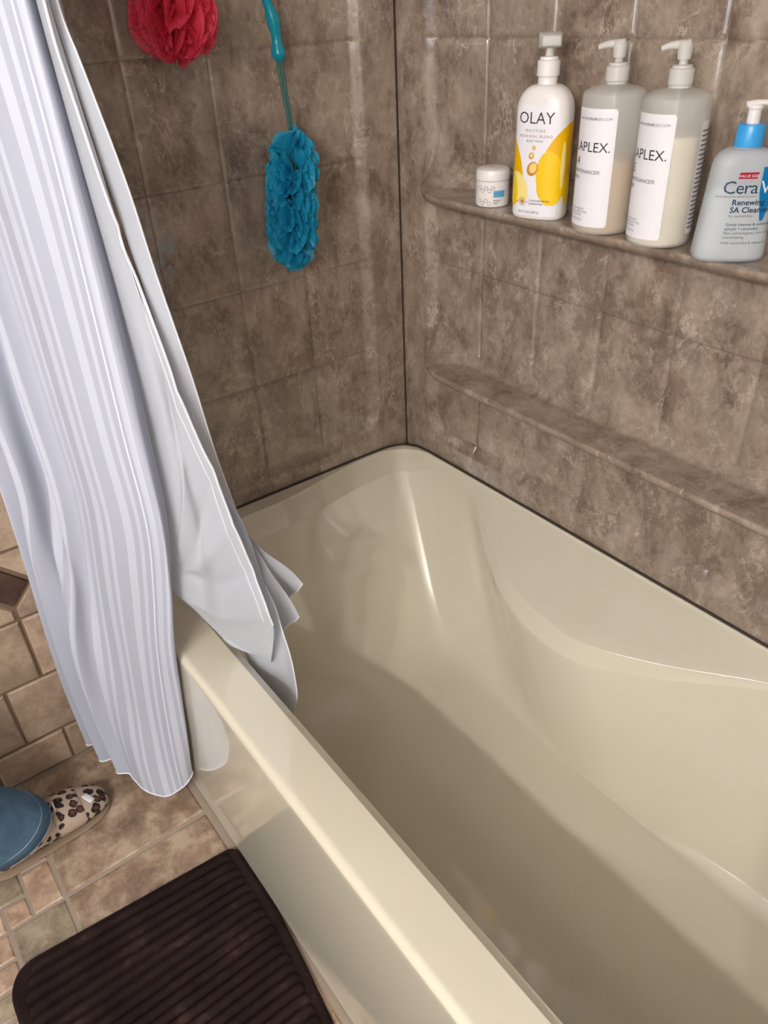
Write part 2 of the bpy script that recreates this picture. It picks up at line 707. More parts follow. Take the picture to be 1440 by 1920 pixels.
def build_wall_right():
    root = struct(empty('wall_right'))
    ex = sum((gl(L) for L in XT), []) + list(np.arange(0.06, 0.30, 0.004))
    ez = sum((gl(L) for L in ZT), []) + list(np.arange(0.505, 0.60, 0.004))
    for zs, dep, th in SHELVES:
        ez += [zs, zs + 0.0005, zs - 0.001, zs - 0.002, zs - 0.0035, zs - 0.005, zs - th, zs - th - 0.0006, zs - th - 0.003]
        ez += list(zs + 0.026 * np.linspace(0.02, 1, 11)) + list(zs + np.arange(0.026, 0.104, 0.005)) + list(zs - th - np.arange(0.003, 0.07, 0.005))
    X = lines(0.002, 1.53, 0.03, ex)
    Z = lines(0.44, 2.0, 0.03, ez)
    xx, zz = np.meshgrid(X, Z)
    s = sdf_rrect(xx, zz, 0.085, 0.522, 0.075)
    fr = np.clip(s / 0.022, 0, 1)
    g = np.maximum(groove(xx, XT), 0.85 * groove(zz, ZT)) * fr
    sh = shelf_h(xx, zz)
    h = -0.016 * fr - 0.0056 * g * (sh < 0.002)
    h = np.where(sh > 1e-5, np.maximum(-0.016 * fr + sh * 1.0, h), h)
    P = np.stack([xx, -h, zz], 2)
    cx, cz = (X[1:] + X[:-1]) / 2, (Z[1:] + Z[:-1]) / 2
    cxx, czz = np.meshgrid(cx, cz)
    cell = 100 + np.searchsorted(XT, cxx) * 20 + np.searchsorted(ZT, czz)
    shc = np.maximum(np.maximum(sh[:-1, :-1], sh[1:, :-1]), np.maximum(sh[:-1, 1:], sh[1:, 1:]))
    sc = sdf_rrect(cxx, czz, 0.085, 0.522, 0.075)
    cls = np.where(sc < 0.026, 1, cell)
    cls = np.where(shc > 0.0015, np.where(czz < 0.93, 2, 3), cls)
    P = P[:, ::-1]            # so that faces look into the room
    cls = cls[:, ::-1]
    split_wall(root, P, cls, M['wall'], lambda c: 'panel_frame' if c == 1 else ('wall_shelf' if c in (2, 3) else 'tile'))
    return root


def build_wall_left():
    root = struct(empty('wall_left'))
    YT = [0.245, 0.40, 0.555, 0.71]
    ey = sum((gl(L) for L in YT), []) + list(np.arange(0.07, 0.21, 0.004))
    ez = sum((gl(L) for L in ZT), []) + list(np.arange(0.505, 0.64, 0.004))
    Y = lines(0.002, 0.82, 0.03, ey)
    Z = lines(0.44, 2.0, 0.03, ez)
    yy, zz = np.meshgrid(Y, Z)
    s = sdf_rrect(yy, zz, 0.082, 0.512, 0.085)
    fr = np.clip(s / 0.022, 0, 1)
    g = np.maximum(groove(yy, YT), 0.85 * groove(zz, ZT)) * fr
    h = -0.016 * fr - 0.0056 * g
    P = np.stack([h, -yy, zz], 2)
    cy, cz = (Y[1:] + Y[:-1]) / 2, (Z[1:] + Z[:-1]) / 2
    cyy, czz = np.meshgrid(cy, cz)
    cell = 100 + np.searchsorted(YT, cyy) * 20 + np.searchsorted(ZT, czz)
    cls = np.where(sdf_rrect(cyy, czz, 0.082, 0.512, 0.085) < 0.024, 1, cell)
    split_wall(root, P, cls, M['wall_end'], lambda c: 'panel_frame' if c == 1 else 'tile')

    # the ceramic tiled stretch outside the tub
    bk = [(-0.03, -2.7, 0), (-0.03, -0.8, 0), (-0.03, -0.8, 2.4), (-0.03, -2.7, 2.4)]
    V = bk + [(-0.004, p[1], p[2]) for p in bk]
    mk('grout', V, [(0, 1, 2, 3), (7, 6, 5, 4), (1, 5, 6, 2), (3, 2, 6, 7)], M['grout_wall'], root, False)
    p = 0.155
    gj = 0.0035

    def wt(y0, y1, z0, z1, mat=M['wall_tile'], name='wall_tile'):
        V, F = bevel_box(y0 + gj, y1 - gj, z0 + gj, z1 - gj, 0, 0.0065, 0.003, 0.0012)
        V = [(v[2] - 0.0045, v[0], v[1]) for v in V]
        mk(name, V, F, mat, root, False)

    rows = [(0.0, 0.10, 0.0), (0.10, 0.26, 0.5), (0.26, 0.42, 0.0), (0.58, 0.735, 0.5), (0.735, 0.89, 0.0), (0.89, 1.045, 0.5)]
    for z0, z1, off in rows:
        for k in range(-1, 6):
            y1 = -1.0 + p * (2 - k) - off * p
            y0 = y1 - p
            a, b = max(y0, -1.75), min(y1, -0.822)
            if b - a > 0.02:
                wt(a, b, z0, z1)
    # border row: tiles with clipped corners around dark diamonds
    zc, hz, hy = 0.5, 0.05, 0.046
    for k in range(-1, 6):
        yc = -1.0 - p * k + p
        if yc - hy > -0.822:
            continue
        if yc < -1.7:
            break
        d = 0.004
        pts = [(yc, zc + hz - d), (yc - hy + d, zc), (yc, zc - hz + d), (yc + hy - d, zc)]
        pts = [(max(min(q[0], -0.823), -1.76), q[1]) for q in pts]
        V = [(-0.0045, *q) for q in pts] + [(0.0015, zc and yc + (q[0] - yc) * 0.93, zc + (q[1] - zc) * 0.93) for q in pts]
        mk('diamond_tile', V, [(0, 1, 5, 4), (1, 2, 6, 5), (2, 3, 7, 6), (3, 0, 4, 7), (4, 5, 6, 7)], M['wall_tile_dark'], root, False)
        # the tile between this diamond and the next one, split at mid height
        yn = yc - p
        for (za, zb, up) in ((0.42, zc, False), (zc, 0.58, True)):
            g2 = gj
            if up:
                poly = [(yc - hy - g2, za + g2), (yc - g2, zc + hz + g2), (yc - g2, zb - g2), (yn + g2, zb - g2), (yn + g2, zc + hz + g2), (yn + hy + g2, za + g2)]
            else:
                poly = [(yn + hy + g2, zb - g2), (yn + g2, zc - hz - g2), (yn + g2, za + g2), (yc - g2, za + g2), (yc - g2, zc - hz - g2), (yc - hy - g2, zb - g2)]
            poly = [(min(q[0], -0.823), q[1]) for q in poly]
            n = len(poly)
            cyv = sum(q[0] for q in poly) / n
            czv = sum(q[1] for q in poly) / n
            V = [(-0.0045, *q) for q in poly] + [(0.002, cyv + (q[0] - cyv) * 0.94, czv + (q[1] - czv) * 0.92) for q in poly]
            F = [(i, (i + 1) % n, n + (i + 1) % n, n + i) for i in range(n)] + [tuple(range(n, 2 * n))]
            mk('wall_tile', V, F, M['wall_tile'], root, False)
    return root


build_wall_right()
build_wall_left()


def slab(name, x0, x1, y0, y1, z0, z1, mat, parent=None):
    V = [(x, y, z) for z in (z0, z1) for x, y in ((x0, y0), (x1, y0), (x1, y1), (x0, y1))]
    F = [(3, 2, 1, 0), (4, 5, 6, 7), (0, 1, 5, 4), (1, 2, 6, 5), (2, 3, 7, 6), (3, 0, 4, 7)]
    return mk(name, V, F, mat, parent, False)


# room shell out of the frame (bounces the lamps' light as the real room does)
struct(slab('wall_back', -0.05, 3.1, -2.76, -2.70, 0, 2.4, M['paint']))
struct(slab('wall_far', 3.0, 3.06, -2.7, -0.8, 0, 2.4, M['paint']))
struct(slab('wall_alcove', 1.535, 3.06, -0.86, 0.02, 0, 2.4, M['paint']))
struct(slab('wall_upper_left', -0.05, -0.006, -0.80, 0.0, 2.0, 2.4, M['paint']))
struct(slab('wall_upper_right', -0.05, 1.535, 0.006, 0.05, 2.0, 2.4, M['paint']))
struct(slab('ceiling', -0.05, 3.06, -2.76, 0.05, 2.4, 2.45, M['paint']))
# dark joint lines between the panels and over the tub
struct(slab('trim_1', -0.004, 0.003, -0.003, 0.004, 0.44, 2.0, M['caulk']))
struct(mk('trim_2', *tube_geo(catmull([(0.003, -0.80, H + .001), (0.003, -0.10, H + .001), (0.012, -0.04, H + .001), (0.04, -0.012, H + .001), (0.10, -0.003, H + .001), (1.53, -0.003, H + .001)], 60), 0.003, 6), M['caulk']))


# ------------------------------------------------------------------ floor
def build_floor():
    root = struct(empty('floor'))
    slab('grout', -0.05, 3.06, -2.76, 0.05, -0.04, -0.003, M['grout_floor'], root)

    def ft(x0, x1, y0, y1, mat, g=0.005, b=0.003, name='floor_tile', hh=0.0):
        V, F = bevel_box(x0 + g, x1 - g, y0 + g, y1 - g, -0.012, hh, b, 0.001)
        mk(name, V, F, mat, root, False)

    xs = [0.0, 0.325, 0.64, 0.955, 1.27, 1.585]
    for a, b in zip(xs[:-1], xs[1:]):
        ft(a, b, -1.128, -0.824, M['floor_tile'], 0.0048)
    # mosaic border
    S = [(0.222, 0.327, -1.188, -1.128, 'mosaic_a'), (0.165, 0.272, -1.292, -1.188, 'mosaic_b'), (0.272, 0.327, -1.234, -1.188, 'mosaic_a'),
         (0.327, 0.432, -1.234, -1.128, 'mosaic_b'), (0.272, 0.327, -1.292, -1.234, 'mosaic_a'), (0.327, 0.385, -1.292, -1.234, 'mosaic_a'),
         (0.385, 0.437, -1.292, -1.234, 'mosaic_a'), (0.437, 0.49, -1.292, -1.234, 'mosaic_b'), (0.432, 0.49, -1.234, -1.18, 'mosaic_a'), (0.432, 0.49, -1.18, -1.128, 'mosaic_b'),
         (0.49, 0.6, -1.234, -1.128, 'mosaic_a'), (0.49, 0.548, -1.292, -1.234, 'mosaic_a'), (0.548, 0.6, -1.292, -1.234, 'mosaic_b'),
         (0.112, 0.222, -1.188, -1.128, 'mosaic_a'), (0.0, 0.112, -1.188, -1.128, 'mosaic_b'), (0.0, 0.055, -1.292, -1.188, 'mosaic_a'), (0.055, 0.165, -1.292, -1.188, 'mosaic_a')]
    for x0, x1, y0, y1, m in S:
        ft(x0, x1, y0, y1, M[m], 0.0035, 0.0025, 'mosaic_tile')
    for i in range(10):
        for j in range(1):
            x0 = 0.6 + 0.105 * i
            ft(x0, x0 + 0.105, -1.234, -1.128, M['mosaic_a' if i % 2 else 'mosaic_b'], 0.0035, 0.0025, 'mosaic_tile')
            ft(x0, x0 + 0.0525, -1.292, -1.234, M['mosaic_a'], 0.0035, 0.0025, 'mosaic_tile')
            ft(x0 + 0.0525, x0 + 0.105, -1.292, -1.234, M['mosaic_b'], 0.0035, 0.0025, 'mosaic_tile')
    for i in range(16):
        x0 = 0.105 * i
        for k in range(2):
            y1 = -1.292 - 0.1 * k
            ft(x0, x0 + 0.105, y1 - 0.1, y1, M['mosaic_b' if (i * 3 + k) % 4 == 0 else 'mosaic_a'], 0.0035, 0.0025, 'mosaic_tile')
    for i in range(10):
        for k in range(4):
            x0, y1 = 0.315 * i, -1.492 - 0.315 * k
            ft(x0, min(x0 + 0.315, 3.0), max(y1 - 0.315, -2.7), y1, M['floor_tile'], 0.006)
    for i in range(5):
        ft(1.585 + 0.29 * i, 1.585 + 0.29 * (i + 1), -1.492, -0.86, M['floor_tile'], 0.006)
    return root


build_floor()


# ------------------------------------------------------------------ bathtub
def rrect(x0, x1, y0, y1, rad, nS=46, nC=14):
    """closed loop; starts on the back side (y1) at the left, runs +x, then front; same counts for every call.
    returns points and outward normals; rad = (back-left, back-right, front-right, front-left)"""
    bl, br, fr, fl = rad
    P, N, side = [], [], []

    def seg(a, b, nrm, tagn, n):
        for k in range(n):
            t = k / n
            P.append((a[0] + (b[0] - a[0]) * t, a[1] + (b[1] - a[1]) * t))
            N.append(nrm)
            side.append(tagn)

    def arc(c, r, a0, tagn):
        for k in range(nC):
            a = a0 - (PI / 2) * k / nC
            P.append((c[0] + r * math.cos(a), c[1] + r * math.sin(a)))
            N.append((math.cos(a), math.sin(a)))
            side.append(tagn)
    seg((x0 + bl, y1), (x1 - br, y1), (0, 1), 0, nS * 2)
    arc((x1 - br, y1 - br), br, PI / 2, 1)
    seg((x1, y1 - br), (x1, y0 + fr), (1, 0), 2, nS)
    arc((x1 - fr, y0 + fr), fr, 0, 3)
    seg((x1 - fr, y0), (x0 + fl, y0), (0, -1), 4, nS * 2)
    arc((x0 + fl, y0 + fl), fl, -PI / 2, 5)
    seg((x0, y0 + fl), (x0, y1 - bl), (-1, 0), 6, nS)
    arc((x0 + bl, y1 - bl), bl, PI, 7)
    return np.array(P), np.array(N), np.array(side)


def build_tub():
    root = empty('bathtub', (0.76, -0.40, 0))
    tag(root, 'biscuit-coloured alcove bathtub with glossy sloped backrest and curved armrest edge', 'bathtub')
    O, NO, side = rrect(0.004, 1.53, -0.808, -0.004, (0.075, 0.075, 0.006, 0.006))
    Pn, NP, _ = rrect(0.016, 1.49, -0.716, -0.012, (0.10, 0.10, 0.09, 0.09))
    Fl, NF, _ = rrect(0.44, 1.38, -0.655, -0.205, (0.06, 0.10, 0.13, 0.13))
    # ledge along the end wall widens towards the front
    led = 0.032 * smooth01((-0.16 - Pn[:, 1]) / 0.26) * (Pn[:, 0] < 0.4)
    led *= np.clip((0.4 - Pn[:, 0]) / 0.25, 0, 1)
    Pn[:, 0] += led
    wf = ((side == 4) | (side == 3) | (side == 5)).astype(float)
    wl = np.where((side == 6) | (side == 7) | (side == 5), 1.0, 0.0)
    for _ in range(10):
        wl = (np.roll(wl, 1) + wl + np.roll(wl, -1)) / 3
        wf = (np.roll(wf, 1) + wf + np.roll(wf, -1)) / 3
    bx = [0.0, 0.20, 0.285, 0.39, 0.503, 0.60, 0.70, 0.76, 0.895, 1.033, 1.15, 1.6]
    bv = [0.0, 0.0, 0.10, 0.44, 0.80, 0.96, 1.0, 0.95, 0.62, 0.19, 0.0, 0.0]
    fine = np.linspace(0, 1.6, 400)
    bb = np.interp(fine, bx, bv)
    for _ in range(60):
        bb[1:-1] = (bb[:-2] + bb[1:-1] + bb[2:]) / 3
    b = np.interp(Pn[:, 0], fine, bb) * (Pn[:, 1] > -0.2)
    n3 = lambda xy, z: np.column_stack([xy, np.full(len(xy), z) if np.isscalar(z) else z])
    back = (1 - wf)
    rings = []
    ro = 0.001 + 0.013 * wf
    ro2 = ro[:, None]
    bot = O + NO * (0.006 * wf[:, None])
    rings.append(n3(bot, 0.0))
    rings.append(n3(O + NO * (0.005 * wf[:, None]), 0.03))
    rings.append(n3(O, H - 0.03))
    rings.append(n3(O, H - ro))
    for a in (22, 45, 68, 90):
        aa = math.radians(a)
        rings.append(n3(O - NO * ro2 * (1 - math.cos(aa)), H - ro * (1 - math.sin(aa))))
    ri = 0.005 + 0.008 * wf
    for a in (90, 60, 30, 0):
        aa = math.radians(a)
        rings.append(n3(Pn + NP * (ri * math.sin(aa))[:, None], H - ri * (1 - math.sin(aa)) - 0.0))
    # armrest edge: the sloping deck runs out to A, a narrow step to A2
    A = Pn - NP * (0.004 + 0.016 * wl)[:, None]
    A[:, 1] -= 0.160 * b
    zA = H - 0.016 - 0.060 * b - 0.004 * wl
    n_deck = 4
    P0, z0 = rings[-1][:, :2], rings[-1][:, 2]
    for k in range(1, n_deck + 1):
        t = k / n_deck
        rings.append(n3(P0 * (1 - t) + A * t, z0 * (1 - t) + zA * t - 0.004 * b * math.sin(PI * t)))
    A2 = A - NP * (0.003 + 0.02 * wl)[:, None]
    A2[:, 1] -= 0.017 * b
    zA2 = zA - 0.008 - 0.034 * b - 0.012 * wl
    rings.append(n3(A * 0.93 + A2 * 0.07, zA * 0.93 + zA2 * 0.07 - 0.002 * b))
    rings.append(n3(A * 0.5 + A2 * 0.5, zA * 0.5 + zA2 * 0.5 - 0.002 * b))
    rings.append(n3(A * 0.08 + A2 * 0.92, zA * 0.08 + zA2 * 0.92))
    rings.append(n3(A2, zA2))
    zf = 0.10
    Cc = Fl + (A2 - Fl) * (0.24 + 0.06 * wl)[:, None]
    Mx = A2 + (Cc - A2) * 0.62
    zM = zA2 + (zf - zA2) * 0.62
    for k in range(1, 9):
        t = k / 8
        rings.append(n3(A2 * (1 - t) + Mx * t, zA2 * (1 - t) + zM * t))
    for k in range(1, 11):
        t = k / 10
        q = (1 - t)**2 * Mx + 2 * t * (1 - t) * Cc + t * t * Fl
        zq = (1 - t)**2 * zM + 2 * t * (1 - t) * zf + t * t * zf
        rings.append(n3(q, zq))
    c = Fl.mean(axis=0)
    for k, s_ in enumerate((0.8, 0.55, 0.3, 0.1)):
        rings.append(n3(c + (Fl - c) * s_, zf - 0.004 * (1 - s_)))
    V = np.vstack(rings) - np.array([0.76, -0.40, 0])
    nC_ = len(Fl)
    F = grid_faces(len(rings), nC_, True)
    F = [f[::-1] for f in F]
    F.append(tuple((len(rings) - 1) * nC_ + k for k in range(nC_))[::-1])
    o = mk('tub_body', V, [f[::-1] for f in F], M['tub'], root)
    wn = o.modifiers.new('wn', 'WEIGHTED_NORMAL')
    wn.weight = 60
    return root


build_tub()


# ------------------------------------------------------------------ shower curtain
def loft(name, cols, nr, nc, mat, parent, uscale=8.0, disp=None, thick=0.0):
    rows = [catmull(c, nr) for c in cols]
    G = np.array([catmull(np.array([r[i] for r in rows]), nc) for i in range(nr)])   # nr,nc,3
    if disp is not None:
        du = np.gradient(G, axis=1)
        dv = np.gradient(G, axis=0)
        N = np.cross(du, dv)
        N /= np.linalg.norm(N, axis=2)[:, :, None] + 1e-12
        u = np.linspace(0, 1, nc)[None, :].repeat(nr, 0)
        v = np.linspace(0, 1, nr)[:, None].repeat(nc, 1)
        G = G + N * disp(u, v)[:, :, None]
    wid = np.linalg.norm(np.diff(G, axis=1), axis=2).sum(1).mean()
    uu = np.linspace(0, wid * uscale, nc)
    uv = np.stack([uu[None, :].repeat(nr, 0), np.linspace(0, 1, nr)[:, None].repeat(nc, 1)], 2).reshape(-1, 2)
    o = mk(name, G.reshape(-1, 3), grid_faces(nr, nc), mat, parent, True, uv)
    return o, G


def build_curtain():
    root = empty('shower_curtain', (0, 0, 0))
    tag(root, 'white satin-striped shower curtain draped over the tub rim', 'curtain')
    ZB = 2.0
    # outer panel: wall side, folds, flat front, crease
    e0 = [(0.04, -0.80, ZB), (0.10, -0.90, 1.45), (0.115, -0.935, 1.0), (0.112, -0.95, 0.793), (0.06, -0.958, 0.52), (0.01, -0.966, 0.25), (0.02, -0.973, 0.088)]
    e1 = [(0.09, -0.80, ZB), (0.15, -0.89, 1.45), (0.165, -0.925, 1.0), (0.165, -0.938, 0.80), (0.13, -0.945, 0.52), (0.06, -0.952, 0.25), (0.055, -0.956, 0.07)]
    e2 = [(0.15, -0.80, ZB), (0.18, -0.88, 1.45), (0.20, -0.918, 1.0), (0.20, -0.93, 0.8), (0.185, -0.942, 0.5), (0.14, -0.944, 0.25), (0.115, -0.943, 0.055)]
    tt = [(0.22, -0.80, ZB), (0.225, -0.86, 1.45), (0.225, -0.890, 1.0), (0.218, -0.895, 0.75), (0.216, -0.895, 0.5), (0.222, -0.893, 0.28), (0.262, -0.890, 0.035)]
    mm = [(0.29, -0.80, ZB), (0.295, -0.83, 1.45), (0.31, -0.85, 1.0), (0.32, -0.855, 0.75), (0.30, -0.86, 0.5), (0.285, -0.862, 0.28), (0.285, -0.86, 0.05)]
    cr = [(0.34, -0.79, ZB), (0.356, -0.785, 1.444), (0.372, -0.788, 1.26), (0.399, -0.795, 1.04), (0.418, -0.80, 0.93), (0.436, -0.805, 0.79), (0.413, -0.81, 0.654), (0.378, -0.819, 0.508), (0.340, -0.820, 0.354), (0.315, -0.822, 0.205), (0.285, -0.822, 0.08)]
    bk = [(0.31, -0.77, ZB), (0.33, -0.76, 1.444), (0.345, -0.76, 1.26), (0.37, -0.765, 1.04), (0.388, -0.772, 0.93), (0.405, -0.78, 0.79), (0.385, -0.795, 0.654), (0.35, -0.816, 0.508), (0.31, -0.819, 0.354), (0.285, -0.821, 0.205), (0.255, -0.822, 0.08)]

    def fold_a(u, v):
        w = smooth01((0.50 - u) / 0.22)
        f = 0.018 * w * np.sin(u * 46 + 0.9 * np.sin(v * 3))
        f += 0.005 * smooth01((u - 0.42) / 0.12) * np.sin(u * 17 + 1.2 * v) * (1 - smooth01((u - 0.80) / 0.1))
        f += 0.004 * np.sin(u * 9 + v * 7) * np.sin(v * 11 + 2) * smooth01((v - 0.1) / 0.2)
        return f
    o, G = loft('outer_panel', [e0, e1, e2, tt, mm, cr, bk], 120, 130, M['cloth'], root, 15.0, fold_a)
    tube('hem', G[-1], 0.0016, M['stitch'], o, 6)
    tube('crease_seam', G[:, 106], 0.0015, M['stitch'], o, 6)

    # front inner panel (its lower edge bulges over the rim)
    b0 = [(0.27, -0.755, ZB), (0.285, -0.755, 1.45), (0.345, -0.765, 0.95), (0.362, -0.778, 0.80), (0.368, -0.790, 0.67), (0.365, -0.79, 0.612), (0.37, -0.775, 0.615)]
    b1 = [(0.335, -0.775, ZB), (0.362, -0.768, 1.42), (0.43, -0.762, 0.98), (0.445, -0.764, 0.80), (0.43, -0.768, 0.67), (0.404, -0.765, 0.585), (0.405, -0.750, 0.592)]
    b2 = [(0.37, -0.79, ZB), (0.40, -0.775, 1.40), (0.45, -0.757, 0.98), (0.468, -0.748, 0.80), (0.46, -0.742, 0.64), (0.424, -0.73, 0.490), (0.425, -0.716, 0.50)]
    b3 = [(0.39, -0.79, ZB), (0.421, -0.79, 1.415), (0.418, -0.785, 1.368), (0.42, -0.77, 1.234), (0.431, -0.76, 1.159), (0.46, -0.75, 1.034), (0.48, -0.74, 0.938), (0.495, -0.73, 0.869), (0.503, -0.715, 0.779), (0.518, -0.705, 0.69), (0.531, -0.70, 0.645), (0.535, -0.695, 0.60), (0.49, -0.69, 0.484), (0.485, -0.682, 0.49)]

    def fold_b(u, v):
        f = 0.006 * np.sin(u * 7 + 3.0 * v) * smooth01((v - 0.1) / 0.3)
        for (c, sl, wdt, amp) in ((0.97, -0.42, 0.007, 0.010), (0.955, -0.31, 0.006, -0.011), (0.96, -0.235, 0.006, 0.012), (0.955, -0.17, 0.005, -0.010), (0.95, -0.11, 0.005, 0.010), (0.985, -0.09, 0.004, -0.007)):
            d = (v - c - sl * u) / (wdt + 0.009 * u)
            f += amp * np.exp(-np.abs(d)) * smooth01(u / 0.25) * (1 - 0.6 * u)
        return f
    o, G = loft('inner_panel', [b0, b1, b2, b3], 196, 90, M['cloth_plain'], root, 26.0, fold_b)
    tube('hem', G[:178, -1], 0.0018, M['stitch'], o, 6)
    tube('hem', G[:178, -7], 0.0008, M['stitch'], o, 6)

    # panel behind it, hanging down into the tub
    hemb = [(0.37, -0.775, ZB), (0.40, -0.77, 1.415), (0.398, -0.755, 1.234), (0.43, -0.735, 1.034), (0.465, -0.72, 0.869), (0.48, -0.695, 0.779), (0.495, -0.687, 0.69), (0.505, -0.685, 0.60), (0.50, -0.680, 0.49), (0.495, -0.678, 0.40), (0.47, -0.672, 0.22)]
    left = [(0.30, -0.74, ZB), (0.32, -0.735, 1.415), (0.345, -0.725, 1.234), (0.385, -0.72, 1.034), (0.41, -0.71, 0.869), (0.42, -0.695, 0.779), (0.418, -0.700, 0.69), (0.408, -0.704, 0.60), (0.398, -0.705, 0.49), (0.39, -0.694, 0.40), (0.38, -0.675, 0.22)]
    sil = [(0.385, -0.775, ZB), (0.405, -0.765, 1.442), (0.426, -0.76, 1.385), (0.443, -0.745, 1.262), (0.445, -0.735, 1.158), (0.452, -0.72, 1.019), (0.458, -0.71, 0.917), (0.466, -0.69, 0.785), (0.479, -0.682, 0.727), (0.495, -0.68, 0.665), (0.515, -0.68, 0.618), (0.527, -0.68, 0.568), (0.536, -0.68, 0.537), (0.545, -0.68, 0.483), (0.545, -0.677, 0.437), (0.52, -0.674, 0.36), (0.49, -0.67, 0.22)]

    def fold_c(u, v):
        return 0.004 * np.sin(u * 8 + v * 9) + 0.003 * np.sin(v * 40 + u * 6) * smooth01((v - 0.75) / 0.1)
    o, G = loft('back_panel', [left, hemb, sil], 120, 30, M['cloth_plain'], root, 26.0, fold_c)
    tube('hem', G[:, -1], 0.0012, M['stitch'], o, 6)

    # two loose corners poking out over the tub
    fa0 = [(0.450, -0.68, 0.735), (0.506, -0.62, 0.630)]
    fa1 = [(0.462, -0.674, 0.68), (0.481, -0.62, 0.598)]
    fa2 = [(0.466, -0.674, 0.62), (0.468, -0.63, 0.573)]
    o, G = loft('loose_corner', [fa0, fa1, fa2], 20, 12, M['cloth_plain'], root, 26.0, lambda u, v: 0.006 * np.sin(u * 5) * v + 0.004 * np.sin(v * 6))
    tube('hem', G[-1], 0.0012, M['stitch'], o, 6)
    fb0 = [(0.464, -0.68, 0.728), (0.513, -0.635, 0.576)]
    fb1 = [(0.488, -0.677, 0.65), (0.494, -0.645, 0.545)]
    fb2 = [(0.496, -0.677, 0.55), (0.491, -0.665, 0.530)]
    o, G = loft('loose_corner', [fb0, fb1, fb2], 20, 12, M['cloth_plain'], root, 26.0, lambda u, v: 0.006 * np.sin(u * 5 + 1) * v + 0.004 * np.sin(v * 6))
    tube('hem', G[-1], 0.0012, M['stitch'], o, 6)
    # rings, out of the frame, on the rod
    for k in range(6):
        xx = 0.06 + 0.058 * k
        a = np.linspace(0, 2 * PI, 25)
        tube('curtain_ring', np.stack([np.full(25, xx), -0.795 + 0.028 * np.sin(a), 2.012 + 0.028 * np.cos(a)], 1), 0.002, M['chrome'], root, 6)
    rod = tube('curtain_rod', [(0.0, -0.795, 2.025), (0.76, -0.795, 2.025), (1.535, -0.795, 2.025)], 0.0125, M['chrome'], None, 16)
    tag(rod, 'chrome rod holding the white shower curtain', 'curtain rod')


build_curtain()


# ------------------------------------------------------------------ text and print helpers
_tc = {}


def text_geo(s, size, align='CENTER', space=1.0, bold=0.0):
    key = (s, size, align, space, bold)
    if key in _tc:
        return _tc[key]
    cu = bpy.data.curves.new('t', 'FONT')
    cu.body = s
    cu.size = size
    cu.align_x = align
    cu.space_character = space
    cu.offset = bold
    cu.resolution_u = 2
    o = bpy.data.objects.new('t', cu)
    me = bpy.data.meshes.new_from_object(o)
    V = np.array([v.co[:2] for v in me.vertices])
    F = [tuple(p.vertices) for p in me.polygons]
    bpy.data.objects.remove(o)
    bpy.data.curves.remove(cu)
    bpy.data.meshes.remove(me)
    _tc[key] = (V, F)
    return V, F


class Sect:
    """superellipse body: arc-length label coordinates (s from the front centre, z) -> 3D"""

    def __init__(s, a, b, n, k=lambda z: 1.0):
        th = np.linspace(-PI / 2 - PI, -PI / 2 + PI, 1441)
        c, sn = np.cos(th), np.sin(th)
        x = np.sign(c) * np.abs(c)**(2 / n) * a
        y = np.sign(sn) * np.abs(sn)**(2 / n) * b
        d = np.r_[0, np.cumsum(np.hypot(np.diff(x), np.diff(y)))]
        s.x, s.y, s.d = x, y, d - d[720]
        s.k = k

    def at(s, u, z, off=0.0):
        k = s.k(z)
        u = u / k
        x, y = np.interp(u, s.d, s.x), np.interp(u, s.d, s.y)
        x2, y2 = np.interp(u + 1e-4, s.d, s.x), np.interp(u + 1e-4, s.d, s.y)
        tx, ty = x2 - x, y2 - y
        L = math.hypot(tx, ty) + 1e-12
        return (x * k + ty / L * off, y * k - tx / L * off, z)


def put_text(name, s, sect, u, z, size, mat, parent, align='CENTER', space=1.0, off=0.0008, bold=0.0, slant=0.0):
    V, F = text_geo(s, size, align, space, bold)
    P = [sect.at(u + v[0], z + v[1] + slant * v[0], off) for v in V]
    return mk(name, P, F, mat, parent, False)


def put_patch(name, sect, outline, mat, parent, off=0.0005, rings=5, center=None):
    """flat print: star-shaped outline [(u,z)] around its centre, laid on the surface"""
    O = np.array(outline)
    c = O.mean(axis=0) if center is None else np.array(center)
    n = len(O)
    V = [sect.at(c[0], c[1], off)]
    F = []
    for r in range(1, rings + 1):
        for p in O:
            q = c + (p - c) * r / rings
            V.append(sect.at(q[0], q[1], off))
    for k in range(n):
        F.append((0, 1 + k, 1 + (k + 1) % n))
    for r in range(rings - 1):
        for k in range(n):
            a, b = 1 + r * n + k, 1 + r * n + (k + 1) % n
            F.append((a, a + n, b + n, b))
    return mk(name, V, F, mat, parent, True)


def put_rect(name, sect, u0, u1, z0, z1, mat, parent, off=0.0004, nu=24, nz=2, rad=0.0, skew=0.0):
    us = np.linspace(u0, u1, nu)
    V, F = [], []
    for i in range(nz):
        for u in us:
            t = i / (nz - 1)
            e = min(u - u0, u1 - u)
            r = rad - math.sqrt(max(rad**2 - (rad - e)**2, 0)) if e < rad else 0
            z = (z0 + r) * (1 - t) + (z1 - r) * t
            V.append(sect.at(u + skew * t, z, off))
    F = grid_faces(nz, nu)
    return mk(name, V, F, mat, parent, True)


def loft_body(name, rows, mat, parent, seg=64, ang=40, cap=True, floor_up=0.0):
    """rows of (z, a, b, n) superellipse sections"""
    V = []
    for z, a, b, n in rows:
        for k in range(seg):
            t = 2 * PI * k / seg
            c, s = math.cos(t), math.sin(t)
            V.append((math.copysign(abs(c)**(2 / n), c) * a, math.copysign(abs(s)**(2 / n), s) * b, z))
    F = grid_faces(len(rows), seg, True)
    if cap:
        F.append(tuple(range(seg - 1, -1, -1)))
        F.append(tuple((len(rows) - 1) * seg + k for k in range(seg)))
    return sharp(mk(name, V, F, mat, parent), ang)


